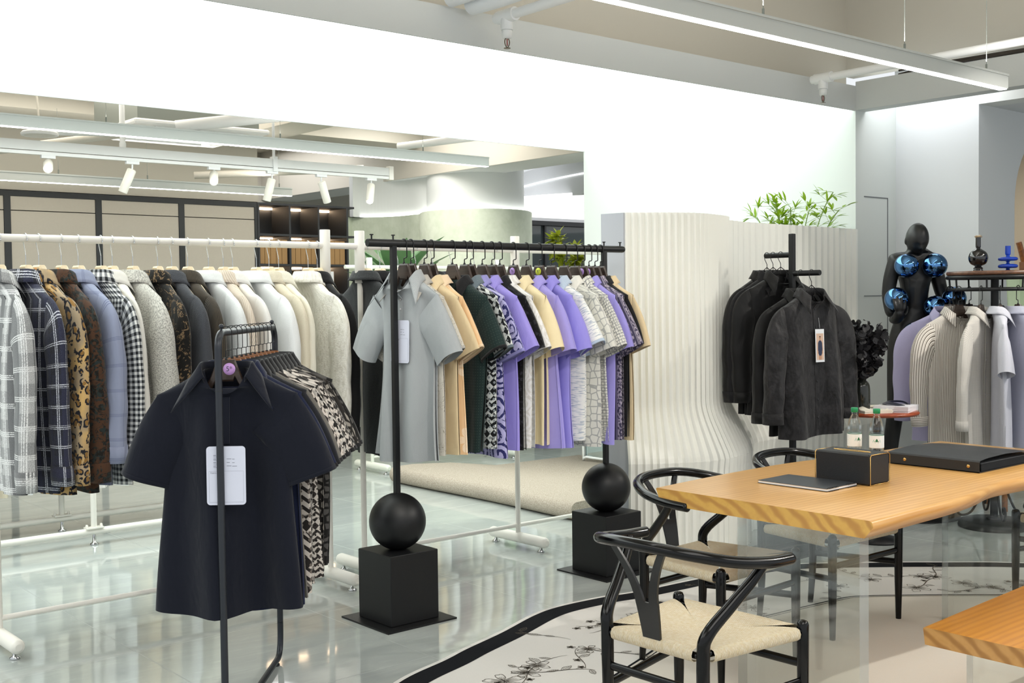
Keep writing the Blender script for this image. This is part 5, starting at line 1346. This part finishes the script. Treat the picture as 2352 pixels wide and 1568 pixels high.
dup(b0, 'clear water bottle with green cap showing its whole green mountain label', (4.635, 2.895, zt), -1.0)
tb = thing('tissue_box', 'black leather tissue box with brass edges on the table', 'tissue box', (4.053, 2.643, zt), .0)
MB().box((-.072, -.125, 0), (.072, .125, .122), bev=.006).build('body', M_leather, tb)
for y in (-.127, .127):
    MB().tube([(x, y, z) for x, z in ((-.069, .001), (-.069, .112), (-.061, .12), (.061, .12), (.069, .112), (.069, .001), (-.069, .001))], .0017, 8).build('brass_edge', M_brass, tb)
MB().tube([(.012 * math.cos(a), .085 * math.sin(a), .1225) for a in np.linspace(0, 2 * PI, 33)], .002, 6, cap=False).build('slot_trim', M_brass, tb)
MB().prism([(.011 * math.cos(a), .083 * math.sin(a)) for a in np.linspace(0, 2 * PI, 32, endpoint=False)], .1218, .1226).build('slot', plain('slot_dark', '#0b0b0b', .8), tb)
nb = thing('notebook', 'thin black spiral notebook lying in front of the tissue box', 'notebook', (3.855, 2.712, zt), .03)
MB().box((-.105, -.15, .0015), (.105, .165, .0095)).build('pages', M_paper, nb)
MB().box((-.107, -.152, .0095), (.107, .167, .0108)).build('cover', plain('notebook_cover', '#2c2f34', .4), nb)
MB().box((-.107, -.152, 0), (.107, .167, .0015)).build('back_cover', M_dark, nb)
for x0 in (-.095, .035):
    for k in range(7): MB().tube([(x0 + k * .0095, -.152 + .008 * math.cos(a), .0055 + .008 * math.sin(a)) for a in np.linspace(-2.6, 2.6, 12)], .0011, 6).build('spiral_ring', M_black, nb)
bd = thing('ring_binder', 'thick black ring binder lying on the table', 'binder', (4.86, 2.6, zt), .0)
pts = [(-.262, .04), (-.258, .052), (-.18, .058), (-.05, .06), (.1, .054), (.2, .046), (.262, .04)]
y0, y1 = -.215, .215
MB().grid(np.array([[(x, y, z + .0 * y) for y in (y0, y1)] for x, z in [(-.268, 0), (-.268, .044), (-.262, .05), (-.2, .056), (-.05, .06), (.1, .055), (.2, .046), (.27, .038)]]), smooth=False).build('cover', plain('binder_cover', '#1d1f22', .42, bump=(400, .25, .0006)), bd)
MB().box((-.268, y0, 0), (.27, y1, .003)).build('back_cover', M_leather, bd)
pg = MB()
for k in range(16): pg.add([(-.24, y0 + .006, .005 + .002 * k), (.25, y0 + .006 + .001 * (k % 3), .005 + .0019 * k), (.25, y1 - .006, .005 + .0019 * k), (-.24, y1 - .006, .005 + .002 * k)], [(0, 1, 2, 3)], False)
pg.build('pages', plain('grey_sleeves', '#6f7174', .35), bd)
for y in (-.165, .13): MB().lathe([(.0001, -.2705), (.006, -.2705), (.008, -.268), (.008, -.2675)], 16, (0, y, .024), axis='x').build('rivet', M_brass, bd)
# ---------------------------------------------------------------- small round table with flowers and folded shirts
M_cherry = wood('cherry', '#7a2f14', '#a5481d', .3)
rt = thing('side_table', 'small round cherry wood table behind the water bottles', 'table', (6.23, 3.89, 0))
MB().lathe([(.0001, .775), (.24, .775), (.248, .785), (.248, .79), (.24, .797), (.0001, .797)], 56).build('table_top', M_cherry, rt)
MB().tube([(0, 0, .02), (0, 0, .776)], .022, 16).build('column', M_black, rt)
MB().lathe([(.0001, 0), (.15, 0), (.15, .012), (.03, .03)], 40).build('base', M_black, rt)
vs = thing('vase', 'dark glass bottle vase on the round cherry table', 'vase', (6.11, 3.92, .797))
dkg = NT('smoky_glass'); dkg.set(Base_Color='#3a3d38', Roughness=.05); dkg.b.inputs['Transmission Weight'].default_value = .6
MB().lathe([(p.x, p.z) for p in spline([(.04, 0, 0), (.05, 0, .01), (.052, 0, .12), (.045, 0, .17), (.02, 0, .2), (.017, 0, .225), (.024, 0, .24)], 4)], 36).build('body', dkg.m, vs)
fl = thing('dried_flowers', 'bunch of black dried eucalyptus stems in the dark vase', 'flowers', (6.11, 3.92, .82))
rf = random.Random(3); stem = MB(); lf = MB()
for k in range(38):
    a = rf.uniform(0, 6.28); rr_ = rf.uniform(.03, .17); h = rf.uniform(.3, .54) - rr_ * .35
    tip = Vector((rr_ * math.cos(a), rr_ * math.sin(a), h))
    P = bez([(0, 0, 0), (.01 * math.cos(a), .01 * math.sin(a), .25), tip * .8, tip], 12); stem.tube(P, .0016, 5)
    for q in P[6:]:
        for _ in range(4):
            d = Vector((rf.gauss(0, 1), rf.gauss(0, 1), rf.gauss(0, .8))).normalized(); c = q + d * .02; s_ = rf.uniform(.014, .027)
            u = d.cross(Vector((.3, .2, 1))).normalized(); w_ = d.cross(u).normalized()
            lf.add([c + (u * math.cos(b) + w_ * math.sin(b) * .9) * s_ + d * (.004 * math.cos(2 * b)) for b in np.linspace(0, 2 * PI, 8, endpoint=False)], [tuple(range(8))], True)
stem.build('stems', plain('black_stem', '#15130f', .7), fl); lf.build('leaves', plain('black_leaf', '#1d1c20', .55), fl)
def folded(lab, loc, rz, fb, w, d, layers, second=None):
    t = thing('folded_shirt', lab, 'shirt', loc, rz, 'folded shirts on the round table')
    m = MB()
    for k in range(layers):
        z = .004 + k * .0085; g = []
        for i in range(9):
            a = i / 8 * PI - PI / 2
            g.append([(x, d / 2 + .004 * math.cos(a) + .002 * math.sin(k), z + .004 * math.sin(a) + .003 * math.sin(9 * x + k)) for x in np.linspace(-w / 2, w / 2, 14)])
        g = [[(x, -d / 2, z - .004) for x in np.linspace(-w / 2, w / 2, 14)]] + g + [[(x, -d / 2, z + .0045 + .003 * math.sin(9 * x + k)) for x in np.linspace(-w / 2, w / 2, 14)]]
        g = np.array(g); m.grid(g, g[..., :2] * 1.0 + np.array([0, k * .1]))
        m.add([tuple(p) for p in g[:, 0]], [tuple(range(len(g)))], False); m.add([tuple(p) for p in g[:, -1]], [tuple(range(len(g) - 1, -1, -1))], False); m.add([tuple(p) for p in g[0]] + [tuple(p) for p in g[-1]], [(i, i + 1, 15 + i, 14 + i) for i in range(13)], False)
    m.build('body', fb, t)
    T = Torso(np.random.default_rng(1), top=0, neck=.06, dip=.03)
    R, V = collar_mesh(T, 150, .02, .022, .01, .03); R[..., 2] = R[..., 2] * .6 + .012
    c = MB().grid(R, V).build('collar', second or fb, t, (w * .12, 0, layers * .0085)); return t
folded('folded striped shirt with navy collar lining on the round table', (6.30, 3.80, .797), .3, F('thin_stripe', stripes('#e9e6ea', '#8b88a0', .009, .002)), .26, .2, 4, F('navy_plain', None))
folded('folded cream shirt beneath the dark vase side of the round table', (6.12, 3.86, .797), -.5, F('cream_linen', None), .18, .18, 2)
# ---------------------------------------------------------------- vases on the round rack
bv = thing('vase', 'glossy black ball vase with a long neck on the walnut disc', 'vase', (7.06, 3.68, 1.642))
MB().lathe([(p.x, p.z) for p in spline([(.028, 0, 0), (.03, 0, .008), (.026, 0, .014), (.03, 0, .02), (.022, 0, .03), (.02, 0, .034), (.048, 0, .05), (.06, 0, .085), (.05, 0, .12), (.02, 0, .142), (.012, 0, .148), (.016, 0, .158), (.016, 0, .2), (.016, 0, .216)], 4)], 40).build('body', plain('black_glass', '#060607', .04, coat=.8), bv)
fm = MB(); rf = random.Random(8)
for k in range(60):
    d = Vector((rf.gauss(0, 1), rf.gauss(0, 1), abs(rf.gauss(.5, .6)))).normalized(); e = d * rf.uniform(.02, .034); e.z *= .7
    u = d.cross(Vector((0, .1, 1))).normalized() * .006
    fm.add([(0, 0, .0), tuple(e * .7 + u), tuple(e), tuple(e * .7 - u)], [(0, 1, 2, 3)], True)
ff = thing('dried_flower', 'small cream dried flower in the black ball vase', 'flower', (7.06, 3.68, 1.856)); fm.build('petals', plain('cream_petal', '#e6d6bd', .8), ff)
uv_ = thing('vase', 'cobalt blue glass vase with two stacked rings on the walnut disc', 'vase', (7.15, 3.53, 1.642))
blg = NT('cobalt_glass'); blg.set(Base_Color='#2355e0', Roughness=.05); blg.b.inputs['Transmission Weight'].default_value = .55
MB().lathe([(p.x, p.z) for p in spline([(.03, 0, 0), (.014, 0, .006), (.013, 0, .016), (.05, 0, .018), (.06, 0, .03), (.05, 0, .042), (.013, 0, .045), (.013, 0, .06), (.05, 0, .064), (.06, 0, .075), (.05, 0, .087), (.014, 0, .09), (.012, 0, .1), (.0165, 0, .108), (.0165, 0, .15), (.0165, 0, .158)], 4)], 40).build('body', blg.m, uv_)
wc = thing('wooden_stand', 'tall brown wooden stand with a slanted rounded post behind the round rack', 'stand', (8.29, 3.97, 0), -2.278)
for s in (.2, .5):
    MB().tube(spline([(s, .18, 0), (s, .1, .9), (s, .03, 1.2), (s, -.1, 1.75), (s, -.13, 1.86)], 4), .022, 12, sq=(1.3, .8)).build('slanted_post', M_brownwood, wc)
    MB().tube([(s, -.35, 0), (s, -.35, 1.2)], .02, 12).build('upright', M_brownwood, wc)
for z in (1.5, 1.65): MB().box((.2, -.065 - (z - 1.5) * .4, z), (.5, -.04 - (z - 1.5) * .4, z + .07)).build('crossbar', M_brownwood, wc)
MB().box((.17, -.38, 1.18), (.53, .08, 1.22), bev=.008).build('shelf', M_brownwood, wc)
g = np.array([[(p.x + .02 * math.sin(6 * z), p.y, z) for p in spline([(x, y, 0) for x, y in [(7.80, 3.86), (7.86, 3.80), (7.89, 3.82), (7.95, 3.72), (8.01, 3.71), (8.05, 3.62), (8.12, 3.58)]], 6)] for z in np.linspace(.7, 1.66, 14)])
fo = tag(MB().grid(g).build('fabric_drape', F('mint_voile', heather('#c3d9b4', '#d2e4c6'))), 'pale green voile hanging behind the blue vase', 'fabric'); sd = fo.modifiers.new('s', 'SOLIDIFY'); sd.thickness = .003
# ---------------------------------------------------------------- mannequin with mirror balls
mn = thing('mannequin', 'tall black mannequin with bowed head carrying blue mirror balls', 'mannequin', (7.13, 4.17, 0), -PI / 2 + math.radians(49.5))
M_mann = plain('matt_black_body', '#131415', .42, spec=.45)
def skinned(name, joints, edges, root, parent, sub=2):
    me = bpy.data.meshes.new(name); me.from_pydata([j[:3] for j in joints], edges, []); me.update()
    o = bpy.data.objects.new(name, me); COL.objects.link(o); o.parent = parent
    md = o.modifiers.new('skin', 'SKIN'); md.use_smooth_shade = True
    for i, j in enumerate(joints):
        v = me.skin_vertices[0].data[i]; v.radius = (j[3] * 1.16, (j[4] if len(j) > 4 else j[3]) * 1.16); v.use_root = i == root
    ss = o.modifiers.new('sub', 'SUBSURF'); ss.levels = sub; ss.render_levels = sub
    me.materials.append(M_mann); return o
J_ = []; E_ = []
def jn(x, y, z, r, r2=None, p=None):
    J_.append((x, y, z, r, r2 if r2 else r)); 
    if p is not None: E_.append((p, len(J_) - 1))
    return len(J_) - 1
pel = jn(0, 0, 1.28, .1, .085)
wai = jn(.003, 0, 1.42, .082, .07, pel); chs = jn(.005, .0, 1.58, .112, .085, wai); upc = jn(.005, .01, 1.71, .1, .07, chs); nk = jn(.003, -.0, 1.775, .05, .05, upc)
n2 = jn(.002, -.03, 1.82, .045, .05, nk)
hc = jn(.002, -.05, 1.88, .05, .055, n2)
for s in (-1, 1):
    sh_ = jn(.132 * s + .006, .01, 1.725, .058, .055, upc); ua = jn(.158 * s + .006, .015, 1.62, .047, .046, sh_); el = jn(.172 * s + (.02 if s > 0 else 0), .01, 1.5, .04, .04, ua)
    fa = jn(.18 * s + (.05 if s > 0 else .01), -.02, 1.41, .036, .036, el); wr_ = jn(.168 * s + (.06 if s > 0 else .0), -.06, 1.345, .03, .032, fa)
    hp_ = jn(.085 * s, 0, 1.22, .082, .085, pel); th_ = jn(.105 * s, 0, 1.02, .066, .07, hp_); kn = jn(.125 * s, -.005, .72, .05, .052, th_); cf = jn(.15 * s, .012, .5, .045, .048, kn); an = jn(.185 * s, .01, .09, .028, .03, cf)
    hl = jn(.19 * s, .0, .035, .03, .03, an); toe = jn(.21 * s, -.16, .025, .032, .022, hl)
PARTS_ = [skinned('body', J_, E_, pel, mn, 2)]
# head: egg shaped skull, bowed forward, with brow, nose, lips, chin and ears
hm = MB(); nu, nv = 48, 36; g = []
for i in range(nv + 1):
    ph = PI * i / nv; row = []
    for k in range(nu):
        a = 2 * PI * k / nu; x, y, z = math.sin(ph) * math.cos(a), math.sin(ph) * math.sin(a), -math.cos(ph)
        w = 1 - .22 * max(0, -z) ** 1.3
        q = Vector((x * .073 * w, y * .094 * (1 - .1 * max(0, -z)), z * .112))
        f = max(0, -y) ** 2
        gs = lambda x0, z0, sx, sz, h: h * math.exp(-((q.x - x0) / sx) ** 2 - ((q.z - z0) / sz) ** 2) * f
        q.y -= gs(0, -.022, .009, .02, .02) + gs(0, -.032, .013, .009, .008) + gs(0, -.06, .02, .006, .007) + gs(0, -.071, .017, .006, .007) + gs(0, -.095, .02, .014, .008) + gs(0, .012, .035, .008, .005) - gs(.027, -.004, .013, .01, .008) - gs(-.027, -.004, .013, .01, .008)
        row.append(q)
    g.append(row)
M_ = Matrix.Translation((.002, -.055, 1.868)) @ Matrix.Rotation(math.radians(24), 4, 'X')
hm.grid(np.array([[tuple(M_ @ q) for q in r] for r in g]), closed=True)
for s in (-1, 1):
    k = len(hm.v); hm.sphere((0, 0, 0), .02, 16, 10, sc=(.45, .8, 1.45)); hm.xf(M_ @ Matrix.Translation((s * .071, .008, -.012)), k)
PARTS_.append(hm.build('head', M_mann, mn))
def hand(s):
    """palm up, five fingers closing in front of the ball"""
    w0 = Vector((.168 * s + (.06 if s > 0 else 0), -.06, 1.345)); J = []; E = []
    def a(p, r, k=None):
        J.append((p.x, p.y, p.z, r, r * .8)); 
        if k is not None: E.append((k, len(J) - 1))
        return len(J) - 1
    w = a(w0, .031); b = a(w0 + Vector((-.004 * s, -.06, -.022)), .036, w); c = a(w0 + Vector((-.004 * s, -.125, .012)), .036, b); d = a(w0 + Vector((-.004 * s, -.15, .055)), .03, c)
    PARTS_.append(skinned('hand', J, E, w, mn, 2))
    for k, (dx, L_) in enumerate(((-.033, .088), (-.012, .102), (.011, .098), (.033, .078))):
        J = []; E = []; p = w0 + Vector((-.004 * s + dx * .8, -.15, .045))
        i0 = a(p, .0115); i1 = a(p + Vector((dx * .25, -.004, L_ * .45)), .0105, i0); i2 = a(p + Vector((dx * .4, .006, L_ * .78)), .0095, i1); i3 = a(p + Vector((dx * .45, .02, L_)), .008, i2)
        PARTS_.append(skinned('finger', J, E, i0, mn, 1))
    J = []; E = []; p = w0 + Vector((-.034 * s, -.11, .0)); i0 = a(p, .014); i1 = a(p + Vector((-.028 * s, -.01, .035)), .0125, i0); i2 = a(p + Vector((-.036 * s, .004, .07)), .0105, i1); i3 = a(p + Vector((-.034 * s, .014, .085)), .008, i2)
    PARTS_.append(skinned('thumb', J, E, i0, mn, 1))
for s in (-1, 1): hand(s)
# weld everything into one continuous body
dg = bpy.context.evaluated_depsgraph_get(); wm = MB()
for o in PARTS_:
    me = o.evaluated_get(dg).to_mesh(); wm.add([tuple(v.co) for v in me.vertices], [tuple(p.vertices) for p in me.polygons]); o.evaluated_get(dg).to_mesh_clear()
for o in PARTS_: bpy.data.objects.remove(o)
body = wm.build('body', M_mann, mn)
bm_ = bmesh.new(); bm_.from_mesh(body.data); bmesh.ops.remove_doubles(bm_, verts=bm_.verts, dist=1e-4); bmesh.ops.holes_fill(bm_, edges=[e for e in bm_.edges if e.is_boundary], sides=0); bmesh.ops.recalc_face_normals(bm_, faces=bm_.faces); bm_.to_mesh(body.data); bm_.free()
rm_ = body.modifiers.new('weld', 'REMESH'); rm_.mode = 'VOXEL'; rm_.voxel_size = .0065; rm_.use_smooth_shade = True
sm_ = body.modifiers.new('smooth', 'SMOOTH'); sm_.iterations = 4; sm_.factor = .5
M_mir = plain('blue_mirror', '#5884b8', .015, 1.0)
for x, y, z, r in ((-.098, -.14, 1.69, .079), (.09, -.14, 1.69, .081), (-.155, -.115, 1.47, .079), (.228, -.115, 1.47, .079), (.09, -.15, 1.415, .076), (-.03, -.13, 1.225, .094)):
    MB().sphere((x, y, z), r, 48, 28).build('mirror_ball', M_mir, mn)
MB().lathe([(.0001, 0), (.3, 0), (.3, .008), (.0001, .01)], 48).build('base_plate', M_black, mn)
# ---------------------------------------------------------------- plants
def leaf(m, p, d, up, L_, w, bend=.15, n=5):
    """pointed leaf blade"""
    d = d.normalized(); s_ = d.cross(up); s_ = s_.normalized() if s_.length > 1e-4 else Vector((1, 0, 0)); u = s_.cross(d)
    rows = []
    for i in range(n + 1):
        f = i / n; wd = w * math.sin(PI * min(f * .92 + .06, 1)) ** .8 * (1 - f * .25) if i < n else 0
        c = p + d * (L_ * f) - u * (bend * L_ * f * f); rows.append([tuple(c - s_ * wd + u * wd * .25), tuple(c), tuple(c + s_ * wd + u * wd * .25)])
    m.grid(np.array(rows))
def leafmat(name, c1, c2, tr=.35):
    m = NT(name); o = m.obj(); c = m.mix(m.noise(o, 9, 2)[0], c1, c2); m.set(Base_Color=c, Roughness=.45)
    t = m.node('ShaderNodeBsdfTranslucent', {0: c}); x = m.node('ShaderNodeMixShader', {0: tr, 1: m.b.outputs[0], 2: t.outputs[0]}); m.l.new(x.outputs[0], m.out.inputs[0]); return m.m
M_pot = plain('white_pot', '#e4e4e0', .5)
bp = thing('bamboo_plant', 'bright green nandina plant rising behind the white fin wall', 'plant', (7.18, 5.2, 0)); rf = random.Random(21)
MB().lathe([(.13, 0), (.16, .35), (.165, .36), (.14, .36), (.135, .33), (.0001, .33)], 36).build('pot', M_pot, bp)
st_ = MB(); lv = MB()
for k in range(11):
    a = rf.uniform(0, 6.28); ex = rf.uniform(.05, .22); L_ = rf.uniform(1.95, 2.28)
    if k == 0: a, ex, L_ = -1.0, .42, 2.12
    if k == 1: a, ex, L_ = 1.9, .3, 2.1
    if k == 2: a, ex, L_ = -1.1, .36, 2.25
    tip = Vector((.4 * ex * math.cos(a), ex * math.sin(a), L_)); P = bez([(.03 * math.cos(a), .03 * math.sin(a), .3), (.04 * math.cos(a), .05 * math.sin(a), 1.5), (tip.x * .5, tip.y * .5, L_ - .2), tuple(tip)], 22); st_.tube(P, .0035, 6)
    for q in P[-8:]:
        for _ in range(2):
            d = Vector((rf.gauss(0, .6), rf.gauss(0, 1), rf.uniform(-.1, .9))).normalized(); b = q + d * rf.uniform(.03, .1); st_.tube([q, b], .0012, 4)
            for s in (0, .5, -.5): leaf(lv, b, (d + Vector((rf.uniform(-.3, .3), s, rf.uniform(-.3, .3)))), Vector((0, 0, 1)), rf.uniform(.06, .1), rf.uniform(.009, .013))
st_.build('stems', plain('green_stem', '#6f8a3a', .6), bp); lv.build('foliage', leafmat('nandina_leaf', '#6f9014', '#94b428', .35), bp)
ag = thing('agave_plant', 'large dark green plant with broad leaves in front of the sage wall', 'plant', (6.42, 9.2, 0)); rf = random.Random(4)
MB().lathe([(.2, 0), (.25, .5), (.26, .52), (.22, .52), (.2, .48), (.0001, .48)], 36).build('pot', M_pot, ag)
MB().tube([(0, 0, .4), (0, .01, 1.62)], .03, 10).build('trunk', plain('brown_trunk', '#6a5a44', .9), ag)
lv = MB()
for k in range(15):
    a = k * 2.4; e = .55 + .06 * k
    leaf(lv, Vector((0, 0, 1.52 + .01 * k)), Vector((math.cos(a), math.sin(a), e * 1.3)), Vector((0, 0, 1)), rf.uniform(.55, .8), .1, .22, 9)
lv.build('foliage', leafmat('agave_leaf', '#4f7a4e', '#6b9363', .1), ag)
def bush(lab, loc, hgt, seed, c1, c2):
    t = thing('potted_shrub', lab, 'plant', loc); rf = random.Random(seed)
    MB().lathe([(.2, 0), (.25, .45), (.26, .46), (.22, .46), (.0001, .42)], 36).build('pot', M_pot, t)
    st_ = MB(); lv = MB()
    for k in range(30):
        a = rf.uniform(0, 6.28); r_ = rf.uniform(.05, .5); h = rf.uniform(.9, hgt); tip = Vector((r_ * math.cos(a), r_ * math.sin(a), h)); P = bez([(0, 0, .4), (0, 0, h * .6), tip * .9, tip], 12); st_.tube(P, .005, 5)
        for q in P[5:]:
            for _ in range(4):
                d = Vector((rf.gauss(0, 1), rf.gauss(0, 1), rf.gauss(.2, .6))).normalized()
                for s in (-.5, 0, .5): leaf(lv, q, d + Vector((s, -s, 0)), Vector((0, 0, 1)), rf.uniform(.11, .17), .034)
    st_.build('branches', plain('green_stem', '#6f8a3a'), t); lv.build('foliage', leafmat('shrub_leaf_%d' % seed, c1, c2, .3), t)
bush('yellow green leafy shrub before the dark window, tops showing over the white rack', (9.5, 9.9, 0), 2.3, 6, '#7d9a1e', '#b9b63c')
bush('dark green leafy shrub beside the yellow green one before the window', (10.25, 10.3, 0), 1.95, 9, '#4f7a2a', '#7fa03a')
